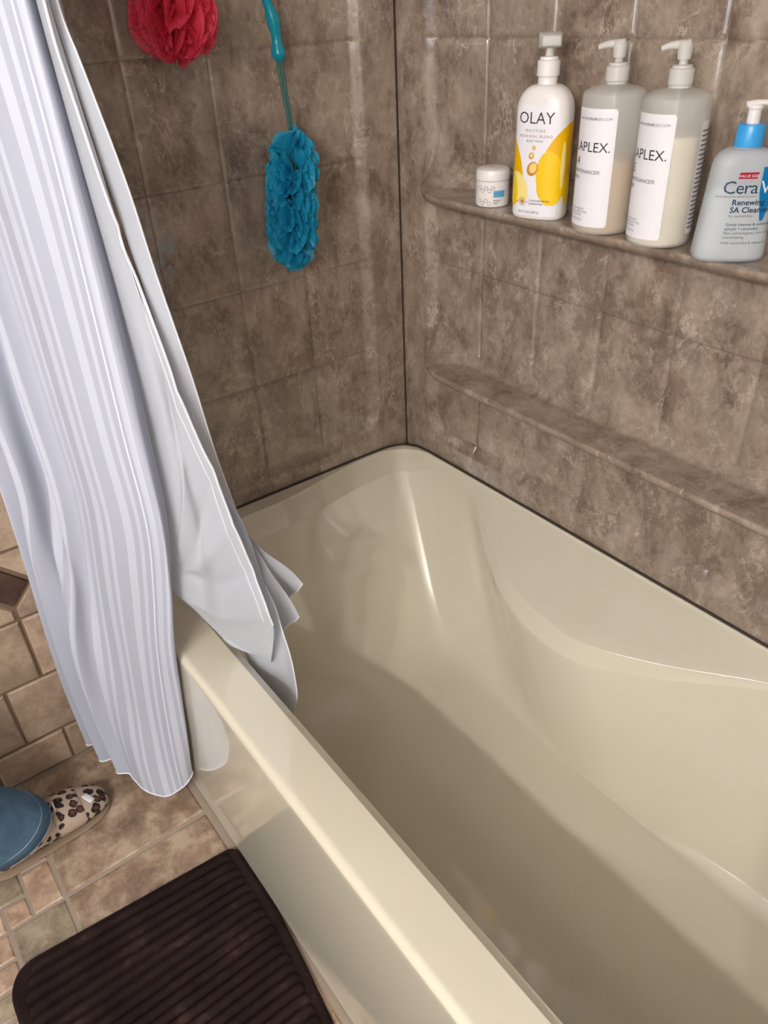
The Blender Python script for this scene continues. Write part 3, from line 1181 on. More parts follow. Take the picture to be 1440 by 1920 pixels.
SH = 1.1085        # top of the upper shelf


def pump(root, z0, r_col, mat_col, mat_head, hgt, style, dirz):
    """collar, stem and head of a lotion pump; the spout points along dirz (angle)"""
    col = lathe('pump_collar', [(r_col * 0.86, z0), (r_col * 0.86, z0 + hgt * .06), (r_col, z0 + hgt * .09), (r_col, z0 + hgt * .42), (r_col * .82, z0 + hgt * .44), (r_col * .80, z0 + hgt * .50), (r_col * .5, z0 + hgt * .51)], mat_col, root, 36)
    lathe('pump_stem', [(r_col * 0.36, z0 + hgt * .5), (r_col * 0.30, z0 + hgt * .82)], mat_head, root, 20)
    d = np.array([math.cos(dirz), math.sin(dirz), 0])
    zt = z0 + hgt
    if style == 'block':
        lathe('pump_neck', [(r_col * 0.33, z0 + hgt * .74), (r_col * .36, z0 + hgt * .80)], mat_head, root, 20)
        w_, l0, l1, hh = r_col * 0.98, -r_col * 0.8, r_col * 1.3, hgt * 0.31
        q = np.array([-d[1], d[0], 0])
        V = []
        for (l, ws, za, zb) in ((l0, .8, zt - hh, zt), (l0 * .4, 1, zt - hh * 1.05, zt + .001), (0.3 * l1, 1, zt - hh, zt), (l1, .8, zt - hh * .85, zt - hh * .15)):
            for (sx, zz) in ((-1, za), (1, za), (1, zb), (-1, zb)):
                V.append(d * l + q * sx * w_ * ws + np.array([0, 0, zz]))
        F = grid_faces(4, 4, True) + [(3, 2, 1, 0), (12, 13, 14, 15)]
        o = mk('pump_head', V, F, mat_head, root, True)
        bv = o.modifiers.new('b', 'BEVEL')
        bv.width = 0.0022
        bv.segments = 3
    else:
        L = style
        lathe('pump_neck', [(r_col * 0.52, z0 + hgt * .62), (r_col * .56, z0 + hgt * .70), (r_col * .60, z0 + hgt * .93), (r_col * .45, z0 + hgt)], mat_head, root, 24)
        P = np.array([d * t * L + np.array([0, 0, zt - .004 - 0.010 * max(0, (t - .35))**2 * (L / .03)]) for t in np.linspace(-0.22, 1, 12)])
        tube('pump_spout', P, np.linspace(r_col * .42, r_col * .22, 12), mat_head, root, 12)
    return col


# ------------------------------------------------------------------ jar
def build_jar():
    root = tag(empty('cream_jar', (0.336, -0.050, SH), math.radians(30)), 'small white lidded cream jar at the left end of the upper shelf', 'jar')
    lathe('jar_body', [(0.027, 0), (0.0295, 0.002), (0.0300, 0.006), (0.0298, 0.043), (0.027, 0.0435)], M['white_plastic'], root, 48)
    lathe('jar_lid', [(0.0302, 0.0440), (0.0304, 0.047), (0.0302, 0.056), (0.0285, 0.0605), (0.024, 0.0630), (0.012, 0.0638), (0.003, 0.064)], M['white_plastic'], root, 48)
    s = Sect(0.0299, 0.0299, 2)
    hexr = 0.0036
    pos = [(-0.016 + 0.0062 * i, 0.033 - 0.0045 * (i % 2)) for i in range(5)] + [(-0.016 + 0.0062 * i, 0.012 - 0.0045 * (i % 2)) for i in range(4)]
    V, F = [], []
    for (u, z) in pos:
        for k in range(6):
            a0, a1 = PI / 3 * k, PI / 3 * (k + 1)
            b = len(V)
            for (a, r) in ((a0, hexr), (a1, hexr), (a1, hexr * .78), (a0, hexr * .78)):
                V.append(s.at(u + r * math.cos(a), z + r * math.sin(a), 0.0004))
            F.append((b, b + 1, b + 2, b + 3))
    mk('hexagon_print', V, F, M['ink_grey'], root, False)
    put_rect('blue_stripe', s, 0.010, 0.031, 0.0175, 0.0285, M['print_lblue'], root, 0.0004, 12)
    for k in range(3):
        put_rect('small_print', s, 0.010, 0.024 - 0.003 * k, 0.012 - 0.0028 * k, 0.0131 - 0.0028 * k, M['ink_grey'], root, 0.0004, 8)
    lathe('amber_dot', [(0.0004, 0), (0.0006, .001)], M['amber'], root, 8, loc=s.at(-0.003, 0.0215, 0.0004))


build_jar()


# ------------------------------------------------------------------ body wash with lemons
def build_bodywash():
    root = tag(empty('body_wash_bottle', (0.456, -0.056, SH), math.radians(17)), 'white pump bottle of body wash with yellow lemon print', 'bottle')
    a, b, n = 0.0455, 0.0285, 2.8
    rows = [(0.0, a * .93, b * .9, n), (0.003, a * .985, b * .97, n), (0.008, a, b, n), (0.06, a, b, n), (0.12, a, b, n), (0.160, a, b, n)]
    for t in np.linspace(0.1, 1, 12):
        ang = t * PI / 2
        rr = 0.0155
        f = math.cos(ang)
        rows.append((0.160 + 0.037 * math.sin(ang), rr + (a - rr) * f, rr + (b - rr) * f**0.8, 2 + (n - 2) * f))
    rows += [(0.198, 0.0150, 0.0150, 2), (0.204, 0.0150, 0.0150, 2)]
    loft_body('bottle_body', rows, M['white_plastic'], root, 72)
    pump(root, 0.203, 0.0175, M['white_plastic'], M['frost_pump'], 0.062, 'block', math.radians(-58))
    s = Sect(a, b, n)
    # arched face label, a hair proud of the body
    arch = []
    W, zb, zt = 0.0405, 0.006, 0.140
    for t in np.linspace(0, PI, 25):
        arch.append((W * math.cos(t), zt + 0.044 * math.sin(t)))
    arch += [(-W, z) for z in np.linspace(zt, zb, 12)[1:]] + [(u, zb) for u in np.linspace(-W, W, 14)[1:]] + [(W, z) for z in np.linspace(zb, zt, 12)[1:-1]]
    s2 = Sect(a, b, n, lambda z: 1.0 if z < 0.160 else (0.0155 + (0.0455 - 0.0155) * math.sqrt(max(0, 1 - ((z - 0.160) / 0.037)**2))) / 0.0455 * 0.998 + 0.002)
    put_patch('face_label', s2, arch, M['label_white'], root, 0.0004, 12, (0, 0.08))
    # lemons
    def clip(pts, u0, u1, z0=0.012, z1=0.15):
        return [(min(max(u, u0), u1), min(max(z, z0), z1)) for u, z in pts]
    ell = lambda cu, cz, ru, rz, rot=0.0: [(cu + ru * math.cos(t) * math.cos(rot) - rz * math.sin(t) * math.sin(rot), cz + ru * math.cos(t) * math.sin(rot) + rz * math.sin(t) * math.cos(rot)) for t in np.linspace(0, 2 * PI, 41)[:-1]]
    put_patch('lemon_print', s, clip(ell(-0.045, 0.076, 0.023, 0.054, 0.25), -0.0475, 0.1), M['yellow_deep'], root, 0.0007, 6, (-0.042, 0.072))
    put_patch('lemon_print', s, clip(ell(-0.028, 0.048, 0.017, 0.026, 0.4), -0.046, 0.1, 0.028), M['yellow_pale'], root, 0.0009, 6, (-0.030, 0.052))
    put_patch('lemon_print', s, clip(ell(-0.042, 0.048, 0.012, 0.030, 0.2), -0.0475, 0.1, 0.02), M['yellow'], root, 0.0011, 6, (-0.041, 0.048))
    put_patch('lemon_print', s, clip(ell(0.046, 0.087, 0.033, 0.064, -0.45), 0.0, 0.085, 0.02), M['yellow_deep'], root, 0.0007, 6, (0.04, 0.075))
    put_patch('lemon_print', s, clip(ell(0.027, 0.064, 0.0225, 0.042, 0.1), -0.02, 0.1, 0.024), M['yellow'], root, 0.0009, 6, (0.027, 0.056))
    put_patch('lemon_print', s, clip(ell(0.060, 0.045, 0.010, 0.026, 0.0), 0.05, 0.1, 0.024), M['yellow'], root, 0.0011, 6, (0.062, 0.045))
    put_patch('lemon_print', s, clip(ell(0.047, 0.085, 0.004, 0.035, 0.0), 0.03, 0.1, 0.03), M['yellow_pale'], root, 0.0012, 6)
    # drops
    for (u, z, r) in ((-0.002, 0.1100, 0.0034), (-0.006, 0.098, 0.0052), (-0.003, 0.0785, 0.0112)):
        put_patch('drop_print', s, ell(u, z, r * .82, r, -0.5), M['amber'], root, 0.0013, 3)
        put_patch('drop_print', s, ell(u + r * .12, z + r * .12, r * .55, r * .72, -0.5), M['amber_light'], root, 0.0015, 3)
    # words
    put_text('lettering', 'OLAY', s, -0.002, 0.1445, 0.0240, M['ink'], root, space=1.0, bold=-0.0001)
    put_text('lettering', 'MOISTURE', s, -0.002, 0.1325, 0.0058, M['ink_brown'], root, space=1.35)
    put_text('lettering', 'RENEWAL BLEND', s, -0.001, 0.1245, 0.0058, M['ink_brown'], root, space=1.35)
    put_text('lettering', 'BODY WASH', s, -0.002, 0.1180, 0.0045, M['ink'], root, space=1.1)
    ring = []
    F = []
    for k in range(32):
        t0, t1 = 2 * PI * k / 32, 2 * PI * (k + 1) / 32
        bb = len(ring)
        for (t, r) in ((t0, .0062), (t1, .0062), (t1, .0055), (t0, .0055)):
            ring.append(s.at(-0.018 + r * math.cos(t), 0.0275 + r * math.sin(t), 0.0017))
        F.append((bb, bb + 1, bb + 2, bb + 3))
    mk('seal_print', ring, F, M['ink_brown'], root, False)
    put_patch('seal_print', s, ell(-0.018, 0.0275, 0.0035, 0.0035), M['amber'], root, 0.0017, 2)
    put_text('lettering', '+', s, -0.0085, 0.0255, 0.006, M['ink_brown'], root, off=0.0017)
    put_rect('rule_print', s, -0.0052, -0.0049, 0.022, 0.034, M['ink_grey'], root, 0.0017, 2)
    put_text('lettering', 'COLLAGEN PEPTIDE', s, -0.0035, 0.0290, 0.0036, M['ink'], root, 'LEFT', off=0.0017)
    put_text('lettering', 'SHEA BUTTER', s, -0.0035, 0.0240, 0.0036, M['ink'], root, 'LEFT', off=0.0017)
    put_text('lettering', '30 FL OZ (0.89 L)', s, -0.006, 0.0100, 0.0050, M['ink_grey'], root, off=0.0013)


build_bodywash()


# ------------------------------------------------------------------ two salon bottles
def build_salon(name, x, y, label, liquid, level, lines_, rot):
    root = tag(empty(name, (x, y, SH), rot), label, 'bottle', 'tall frosted salon pump bottles')
    r, hb = 0.0455, 0.186
    prof = [(0.038, 0.0), (0.043, 0.0015), (0.0448, 0.005), (r, 0.010), (r, hb), (0.0445, hb + 0.006), (0.041, hb + 0.0095), (0.034, hb + 0.0125), (0.020, hb + 0.0155), (0.0155, hb + 0.017), (0.0150, hb + 0.020)]
    lathe('bottle_body', prof, M['frost'], root, 64)
    q = r - 0.0022
    lathe('liquid', [(0.036, 0.002), (0.041, 0.0035), (q - .001, 0.007), (q, 0.012), (q, level), (q * .9, level + .0005)], liquid, root, 56)
    pump(root, hb + 0.016, 0.0163, M['frost_pump'], M['frost_pump'], 0.054, 0.030, math.radians(205) - rot)
    tube('dip_tube', [(0, 0, 0.01), (0, 0, hb + 0.016)], 0.003, M['frost_pump'], root, 8)
    s = Sect(r, r, 2)
    w = 0.0435
    put_rect('front_label', s, -w, w, 0.012, 0.175, M['label_white'], root, 0.0005, 40, 2, 0.004)
    put_rect('back_label', s, 0.083, 0.143, 0.018, 0.165, M['label_white'], root, 0.0005, 24, 2, 0.003)
    for k in range(22):
        put_rect('back_print', s, 0.0845, 0.140 - 0.01 * ((k * 7) % 4) * .5, 0.026 + 0.006 * k, 0.0280 + 0.006 * k, M['ink_grey'], root, 0.0009, 16)
    put_text('lettering', 'OLAPLEX.COM', s, w - 0.007, 0.160, 0.0052, M['ink_grey'], root, 'RIGHT')
    put_text('lettering', 'HAIR PERFECTION', s, w - 0.030, 0.160, 0.0042, M['ink_grey'], root, 'RIGHT')
    put_text('lettering', 'OLAPLEX.', s, w - 0.005, 0.118, 0.0188, M['ink'], root, 'RIGHT', space=1.0)
    put_text('lettering', lines_[0], s, -0.012, 0.099, 0.0165, M['ink'], root, 'RIGHT')
    put_text('lettering', 'BOND MAINTENANCE®', s, w - 0.017, 0.088, 0.0072, M['ink'], root, 'RIGHT', space=1.02)
    put_text('lettering', lines_[1], s, -0.010, 0.079, 0.0068, M['ink'], root, 'RIGHT')
    put_text('lettering', 'REPAIRS & HYDRATES', s, 0.006, 0.036, 0.0040, M['ink_grey'], root, 'RIGHT')
    put_text('lettering', 'FOR ALL HAIR TYPES', s, 0.012, 0.0315, 0.0040, M['ink_grey'], root, 'RIGHT')
    put_text('lettering', 'ALL SALON USE', s, 0.002, 0.027, 0.0040, M['ink_grey'], root, 'RIGHT')
    put_text('lettering', '1000 ml / 33.8 fl oz', s, 0.003, 0.0205, 0.0042, M['ink_grey'], root, 'RIGHT')


ROT = math.radians(-7)
build_salon('shampoo_bottle', 0.585, -0.0525, 'frosted pump bottle half full of tan shampoo', M['liquid_tan'], 0.106, ('No.4', 'SHAMPOO'), ROT)
build_salon('conditioner_bottle', 0.691, -0.0525, 'frosted pump bottle nearly full of cream-white conditioner', M['liquid_cream'], 0.146, ('No.5', 'CONDITIONER'), ROT - 0.17)


# ------------------------------------------------------------------ cleanser
def build_cleanser():
    root = tag(empty('cleanser_bottle', (0.808, -0.056, SH), math.radians(46)), 'frosted cleanser bottle with sky-blue collar and blue wedge on its label', 'bottle')
    a0, b0, n = 0.0465, 0.0285, 3.0
    k = lambda z: 1.03 - 0.22 * (z / 0.15)
    rows = [(0.0, a0 * .9, b0 * .86, n), (0.002, a0 * .98, b0 * .95, n), (0.007, a0 * k(.007), b0 * k(.007), n)]
    rows += [(z, a0 * k(z), b0 * k(z), n) for z in np.linspace(0.02, 0.125, 8)]
    for t in np.linspace(0.12, 1, 9):
        f = math.cos(t * PI / 2)
        rows.append((0.125 + 0.024 * math.sin(t * PI / 2), 0.0165 + (a0 * k(.125) - 0.0165) * f, 0.0165 + (b0 * k(.125) - 0.0165) * f, 2 + (n - 2) * f))
    rows.append((0.152, 0.0155, 0.0155, 2))
    loft_body('bottle_body', rows, M['frost_blue'], root, 72)
    lq = [(z + .002, a * .955, b * .92, m) for z, a, b, m in rows[:3]] + [(z, a0 * k(z) * .955, b0 * k(z) * .92, n) for z in np.linspace(0.02, 0.100, 6)]
    loft_body('liquid', lq, M['liquid_clear'], root, 64)
    lathe('pump_collar', [(0.0175, 0.151), (0.0178, 0.153), (0.0170, 0.176), (0.0160, 0.1785), (0.008, 0.179)], M['cap_blue'], root, 40)
    lathe('pump_stem', [(0.0080, 0.178), (0.0080, 0.196), (0.0092, 0.197), (0.0094, 0.2005), (0.0080, 0.2025)], M['white_plastic'], root, 28)
    P = [(-0.012, 0, 0.2015), (0.0, 0, 0.2035), (0.018, 0, 0.2025), (0.034, -0.002, 0.198), (0.043, -0.003, 0.191)]
    tube('pump_spout', catmull(P, 16), np.linspace(0.0042, 0.003, 16), M['white_plastic'], root, 12)
    s = Sect(a0, b0, n, k)
    root.scale = (1.0, 1.0, 0.94)
    put_rect('red_badge', s, -0.011, 0.0125, 0.1135, 0.1215, M['print_red'], root, 0.0006, 10, 2, 0.0, 0.0015)
    put_text('lettering', 'VALUE SIZE', s, 0.0015, 0.1155, 0.0048, M['label_white'], root, off=0.0011)
    put_text('lettering', 'Cera', s, 0.0165, 0.0945, 0.0235, M['ink_navy'], root, 'RIGHT', off=0.0011, space=0.92)
    # blue wedge carrying the end of the word
    V = [(0.0185, 0.128), (0.0395, 0.128), (0.0395, 0.095), (0.030, 0.058), (0.0255, 0.058), (0.0185, 0.095)]
    dense = []
    for p, q in zip(V, V[1:] + V[:1]):
        for t in np.linspace(0, 1, 6)[:-1]:
            dense.append((p[0] + (q[0] - p[0]) * t, p[1] + (q[1] - p[1]) * t))
    put_patch('blue_wedge', s, dense, M['print_blue'], root, 0.0006, 5, (0.028, 0.096))
    put_text('lettering', 'Ve', s, 0.0185, 0.0945, 0.0235, M['label_white'], root, 'LEFT', off=0.0012, space=0.92)
    put_text('lettering', 'DEVELOPED WITH DERMATOLOGISTS', s, 0.0165, 0.0895, 0.0030, M['ink_grey'], root, 'RIGHT')
    put_text('lettering', 'Renewing', s, -0.0135, 0.0795, 0.0105, M['ink_navy'], root, 'LEFT', bold=0.0002)
    put_text('lettering', 'SA Cleanser', s, -0.0145, 0.0695, 0.0105, M['ink_navy'], root, 'LEFT', bold=0.0002)
    put_text('lettering', 'for normal skin', s, -0.0150, 0.0635, 0.0050, M['ink_grey'], root, 'LEFT')
    for i, (tx, m) in enumerate((('Gently cleanses & exfoliates with', 'ink_navy'), ('salicylic + ceramides', 'ink_navy'), ('Non-comedogenic, non-drying,', 'ink_grey'), ('non-irritating', 'ink_grey'), ('With ceramides & vitamin D', 'ink_grey'))):
        put_text('lettering', tx, s, -0.0165 - 0.0006 * i, 0.0520 - 0.0058 * i - (0.002 if i > 3 else 0), 0.0052, M[m], root, 'LEFT')


build_cleanser()


# ------------------------------------------------------------------ mesh pouf and back brush
def petals(center_fn, dirs, R, rng, elong=1.5, inner=0.35, seg=40, lay=5):
    V, F, UV = [], [], []
    for i, d in enumerate(dirs):
        c = np.array(center_fn(i))
        d = np.array(d) / np.linalg.norm(d)
        ref = np.array([0, 0, 1.0]) if abs(d[2]) < 0.92 else np.array([1.0, 0, 0])
        e1 = ref - d * (ref @ d)
        e1 /= np.linalg.norm(e1)
        e2 = np.cross(d, e1)
        ro = rng.uniform(-0.6, 0.6)
        e1, e2 = e1 * math.cos(ro) + e2 * math.sin(ro), -e1 * math.sin(ro) + e2 * math.cos(ro)
        ph = rng.uniform(0, 6.28)
        sw, sl = rng.uniform(0.16, 0.30), rng.uniform(0.45, 0.62) * elong / 1.5
        b = len(V)
        RR = R * rng.uniform(0.86, 1.05)
        for r in range(lay):
            t = inner + (1 - inner) * r / (lay - 1)
            op = (r / (lay - 1))**0.8
            for k in range(seg):
                a = 2 * PI * k / seg
                q = d + op * (math.cos(a) * e1 * sl * (1 + .12 * math.sin(3 * a + ph) + .09 * op * math.sin(9 * a + 2 * ph)) + math.sin(a) * e2 * sw * (1 + .25 * math.sin(2 * a + ph)))
                q = q / np.linalg.norm(q)
                V.append(c + q * RR * t * (1 + 0.05 * math.sin(4 * a + ph)))
                UV.append((0.9 * k / seg + i * .37, 0.35 * t))
        F += [tuple(x + b for x in f) for f in grid_faces(lay, seg, True)]
    return V, F, UV


def fib(n):
    g = PI * (3 - math.sqrt(5))
    out = []
    for i in range(n):
        z = 1 - 2 * (i + .5) / n
        r = math.sqrt(1 - z * z)
        out.append((r * math.cos(g * i), r * math.sin(g * i), z))
    return out


def build_pouf():
    root = tag(empty('bath_pouf', (0.064, -0.484, 1.420)), 'red mesh bath pouf hanging on the end wall', 'bath pouf')
    rng = random.Random(3)
    V, F, UV = petals(lambda i: (0, 0, 0), fib(40), 0.068, rng, 2.7, 0.30)
    mk('netting', V, F, M['net_red'], root, True, UV)
    V, F, UV = petals(lambda i: (0, 0, 0), fib(30), 0.058, rng, 1.6, 0.1)
    mk('netting_core', V, F, M['net_red'], root, True, UV)
    tube('cord', catmull([(0, 0, 0.02), (-0.02, 0.01, 0.10), (-0.042, 0, 0.19), (-0.028, -0.01, 0.10), (0, 0, 0.02)], 24), 0.0015, M['net_red'], root, 6)
    hk = tag(tube('wall_hook', catmull([(-0.012, -0.470, 1.625), (0.02, -0.470, 1.622), (0.028, -0.470, 1.612), (0.030, -0.470, 1.628)], 12), 0.004, M['chrome'], None, 10), 'chrome hook that the red bath pouf hangs from', 'hook')


build_pouf()


def build_brush():
    root = tag(empty('back_brush', (0, 0, 0)), 'teal-handled back scrubber with blue mesh sponge on the end wall', 'back brush')
    P = [(0.026, -0.335, 1.62), (0.028, -0.318, 1.53), (0.030, -0.304, 1.468), (0.030, -0.296, 1.432), (0.030, -0.287, 1.401), (0.030, -0.2845, 1.370), (0.030, -0.2835, 1.350), (0.030, -0.283, 1.340)]
    C = catmull(P, 60)
    z = C[:, 2]
    r = 0.0100 + 0.0018 * np.sin((z - 1.34) * 2 * PI / 0.05) + 0.0012 * np.exp(-((z - 1.352) / .012)**2)
    r[-2:] = (0.008, 0.005)
    tube('handle', C, r, M['teal'], root, 16)
    a = np.linspace(0, 2 * PI, 21)
    tube('hanging_loop', np.stack([0.024 + 0 * a, -0.339 + 0.014 * np.sin(a), 1.642 + 0.018 * np.cos(a)], 1), 0.0025, M['teal'], root, 8)
    S1 = catmull([(0.030, -0.2845, 1.343), (0.031, -0.280, 1.295), (0.035, -0.276, 1.235), (0.042, -0.281, 1.18), (0.048, -0.297, 1.10), (0.048, -0.307, 1.02)], 30)
    tube('stem', S1 + np.array([0, 0.0028, 0]), 0.0032, M['stem'], root, 10)
    tube('stem', S1 - np.array([0, 0.0028, 0]), 0.0032, M['stem'], root, 10)
    rng = random.Random(11)
    ax = catmull([(0.048, -0.284, 1.190), (0.050, -0.295, 1.15), (0.050, -0.302, 1.10), (0.050, -0.307, 1.05), (0.049, -0.309, 1.028)], 60)
    dirs, cs = [], []
    for i in range(120):
        t = (i + .5) / 120
        a = i * 2.39996
        tilt = (0.5 - t) * 0.7 + (0.9 if t < 0.08 else (-1.1 if t > 0.90 else 0))
        dirs.append((math.cos(a), math.sin(a), tilt + rng.uniform(-.25, .25)))
        cs.append(ax[int(t * 59)])
    V, F, UV = petals(lambda i: cs[i], dirs, 0.050, rng, 1.7, 0.2)
    V = np.array(V)
    V[:, 0] = np.maximum(V[:, 0], -0.008 + 0.012 * np.random.RandomState(1).rand(len(V)))
    mk('mesh_sponge', V, F, M['net_blue'], root, True, UV)
    hk = tag(tube('wall_hook', catmull([(-0.012, -0.339, 1.664), (0.018, -0.339, 1.660), (0.027, -0.339, 1.650), (0.030, -0.339, 1.666)], 12), 0.004, M['chrome'], None, 10), 'chrome hook that the teal back scrubber hangs from', 'hook')


build_brush()


# ------------------------------------------------------------------ bath mat
def build_mat():
    x0, x1, y0, y1 = 0.442, 1.24, -1.262, -0.8175
    root = tag(empty('bath_mat', (0, 0, 0)), 'dark brown ribbed plush bath mat beside the tub', 'bath mat')
    P, N, _ = rrect(x0, x1, y0, y1, (0.02, 0.05, 0.07, 0.055), 20, 10)
    # the mat sits a little askew: its tub edge drifts away towards the right
    def skew(p):
        p = np.array(p, float)
        p[:, 1] -= 0.05 * np.clip((p[:, 0] - 0.6) / 0.4, 0, 1)**1.3 * np.clip((p[:, 1] - y0) / (y1 - y0), 0, 1)
        p[:, 0] -= 0.035 * np.clip((y1 - p[:, 1]) / (y1 - y0), 0, 1) * np.clip((0.6 - p[:, 0]) / 0.15, 0, 1)
        return p
    V = []
    rings = [(0, 0.001), (0.002, 0.006), (-0.001, 0.010), (-0.004, 0.0125), (-0.007, 0.0125), (-0.011, 0.0108)]
    for off, z in rings:
        q = skew(P + N * off)
        V += [(a, b, z) for a, b in q]
    n = len(P)
    F = [f for f in grid_faces(len(rings), n, True)]
    F = [f[::-1] for f in F]
    F.append(tuple(range(n)))
    F.append(tuple((len(rings) - 1) * n + k for k in range(n))[::-1])
    mk('mat_base', V, [f[::-1] for f in F], M['mat'], root)
    pitch = 0.0198
    x = x0 + 0.0185
    while x < x1 - 0.02:
        ins = 0.019
        dy0 = max(0, 0.055 - (x - x0)) * 0.6
        ys = np.linspace(y0 + ins + dy0, y1 - ins, 26)
        base = skew([(x, yv) for yv in ys])
        V = []
        for (bx_, by_), yv in zip(base, ys):
            e = min(1, min(yv - ys[0], ys[-1] - yv) / 0.012)
            hgt = 0.012 + 0.0100 * math.sqrt(max(e, 0.02)) + random.uniform(-.0004, .0004)
            for u, f in ((-0.5, 0), (-0.46, .45), (-0.3, .85), (0, 1), (0.3, .85), (0.46, .45), (0.5, 0)):
                V.append((bx_ + u * pitch * 0.88, by_, 0.0105 + (hgt - 0.0105) * f))
        mk('rib', V, grid_faces(26, 7), M['mat'], root)
        x += pitch
    return root


build_mat()


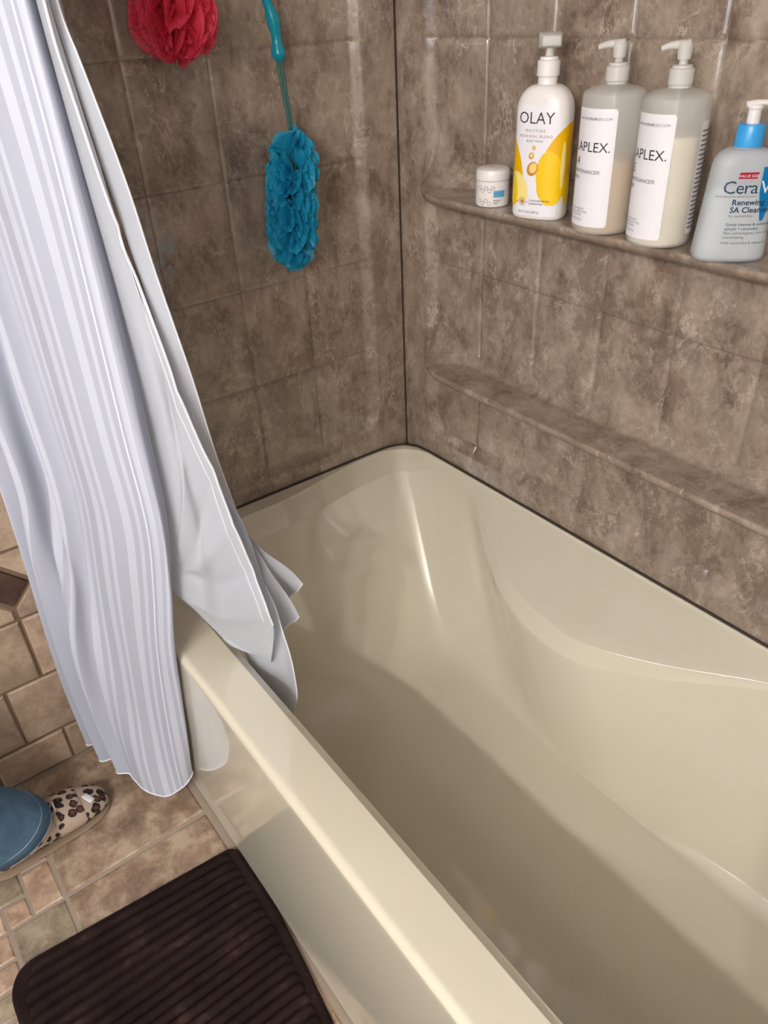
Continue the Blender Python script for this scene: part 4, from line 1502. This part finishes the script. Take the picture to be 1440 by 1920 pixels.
# ------------------------------------------------------------------ person: one slippered foot and jeans leg in view
def build_person():
    root = tag(empty('person', (0.18, -1.12, 0)), 'person in blue jeans and leopard-print slipper, foot stretched toward the tub', 'person')
    o3 = np.array([0.18, -1.12, 0.0])
    # slipper: sections along the foot, heel (-y) to toe (+y)
    cx0 = 0.168

    def sections(prof, nseg=22):
        V = []
        for (y, x, w_, zt, zb) in prof:
            for k in range(nseg):
                t = 2 * PI * k / nseg
                c, s = math.cos(t), math.sin(t)
                z = zb + (zt - zb) * (0.5 + 0.5 * math.copysign(abs(s)**0.9, s)) if s > 0 else zb + (zt - zb) * 0.5 * (1 + s * 1.0)
                V.append((x + w_ * math.copysign(abs(c)**0.8, c), y, z))
        return np.array(V) - o3, nseg, len(prof)
    sl = [(-1.235, 0.188, 0.006, 0.045, 0.016), (-1.228, 0.187, 0.026, 0.062, 0.012), (-1.20, 0.186, 0.036, 0.072, 0.010), (-1.15, 0.182, 0.036, 0.075, 0.010), (-1.11, 0.176, 0.041, 0.077, 0.010), (-1.07, 0.170, 0.045, 0.070, 0.010), (-1.04, 0.167, 0.046, 0.060, 0.010), (-1.01, 0.165, 0.041, 0.048, 0.010), (-0.992, 0.164, 0.031, 0.038, 0.011), (-0.982, 0.164, 0.018, 0.030, 0.013), (-0.979, 0.164, 0.004, 0.022, 0.016)]
    V, ns, nr = sections(sl)
    F = grid_faces(nr, ns, True) + [tuple(range(ns - 1, -1, -1)), tuple((nr - 1) * ns + k for k in range(ns))]
    sp = mk('slipper', V, [f[::-1] for f in F], M['leopard'], root)
    so = [(y, x, w_ + 0.0015, 0.012, 0.001) for (y, x, w_, zt, zb) in sl]
    so[0] = (-1.240, 0.188, 0.008, 0.013, 0.001)
    so[-1] = (-0.977, 0.164, 0.006, 0.012, 0.001)
    V, ns, nr = sections(so)
    mk('sole', V, [f[::-1] for f in grid_faces(nr, ns, True) + [tuple(range(ns - 1, -1, -1)), tuple((nr - 1) * ns + k for k in range(ns))]], M['sole'], sp)
    # strap with a white fleece edge across the instep, and the white sheen patch on the toe cap
    arcp = lambda y, x, w_, z, lift: np.array([(x + w_ * math.cos(t), y + 0.010 * math.sin(t), 0.012 + (z - 0.012 + lift) * math.sin(t)**0.9) for t in np.linspace(0.55, PI - 0.55, 20)]) - o3
    st = [(-1.092, 0.1725, 0.0455, 0.0755, 0.010), (-1.088, 0.172, 0.0480, 0.0785, 0.010), (-1.060, 0.169, 0.0495, 0.0715, 0.010), (-1.038, 0.167, 0.0490, 0.0635, 0.010), (-1.034, 0.167, 0.0465, 0.0600, 0.010)]
    V, ns, nr = sections(st)
    mk('strap', V, [f[::-1] for f in grid_faces(nr, ns, True)], M['leopard'], sp)
    tube('strap_edge', arcp(-1.092, 0.1725, 0.0460, 0.0765, 0.0), 0.0022, M['lining'], sp, 8)
    # bow-like tab
    V, F = bevel_box(-0.012, 0.012, -0.008, 0.008, 0, 0.004, 0.0015)
    tb = mk('tab', V, F, M['lining'], sp, True)
    tb.location = (0.178 - o3[0], -1.018 - o3[1], 0.0515)
    tb.rotation_euler = (-0.45, 0.3, 0.5)
    # leg inside the jeans (skin is hidden except at the ankle)
    hemc = np.array([0.182, -1.178, 0.085])
    knee = np.array([0.25, -1.42, 0.50])
    hip = np.array([0.32, -1.86, 0.52])
    foot = mk('foot', *tube_geo(catmull([(0.174, -1.09, 0.045), (0.180, -1.13, 0.055), (0.183, -1.165, 0.080), (0.188, -1.195, 0.12), (0.195, -1.23, 0.18)], 24) - o3, np.r_[np.linspace(0.012, 0.034, 6), np.linspace(0.035, 0.042, 18)], 14), M['skin'], root)
    axis = catmull([hemc, hemc * .5 + knee * .5 + np.array([0, 0.0, 0.015]), knee - np.array([0, -0.05, 0.02]), knee + np.array([0, -0.06, 0.045]), hip], 44)
    T = np.gradient(axis, axis=0)
    T /= np.linalg.norm(T, axis=1)[:, None]
    nseg = 32
    V = []
    rng = np.random.RandomState(4)
    for i, (c, t) in enumerate(zip(axis, T)):
        f = i / 43
        side = np.cross(t, [0, 0, 1.0])
        side /= np.linalg.norm(side)
        upv = np.cross(side, t)
        r = 0.084 - 0.010 * smooth01(f / 0.35) + 0.02 * smooth01((f - .5) / .4)
        # the open hem is cut closer to horizontal and sits on the floor at the heel side
        for k in range(nseg):
            a = 2 * PI * k / nseg
            p = c + r * (1.0 * math.cos(a) * side + 0.92 * math.sin(a) * upv)
            p = p + t * (0.028 * (1 - f)**6 * (-math.sin(a) * 1.0 + 0.3 * math.cos(2 * a)))
            p = p + (0.004 * math.sin(3 * a + 9 * f) + 0.005 * math.sin(26 * f + a)) * (math.cos(a) * side + math.sin(a) * upv)
            p[2] = max(p[2], 0.004)
            V.append(p - o3)
    F = grid_faces(44, nseg, True)
    F.append(tuple(43 * nseg + k for k in range(nseg)))
    jn = mk('jeans', V, F, M['denim'], root)
    sm = jn.modifiers.new('thick', 'SOLIDIFY')
    sm.thickness = 0.003
    Vn = np.array(V).reshape(44, nseg, 3)
    out = lambda row: Vn[row] + (Vn[row] - Vn[row].mean(axis=0)) * 0.022
    cl = lambda A: np.vstack([A, A[:1]])
    tube('hem_stitch', cl(out(1)), 0.0016, M['denim_edge'], jn, 5)
    tube('hem_edge', cl(out(0) * .5 + Vn[0] * .5), 0.0022, M['denim_edge'], jn, 5)
    seam = np.array([Vn[r, 19] + (Vn[r, 19] - Vn[r].mean(axis=0)) * 0.02 for r in range(0, 40)])
    tube('side_seam', seam, 0.0014, M['denim_edge'], jn, 5)


build_person()
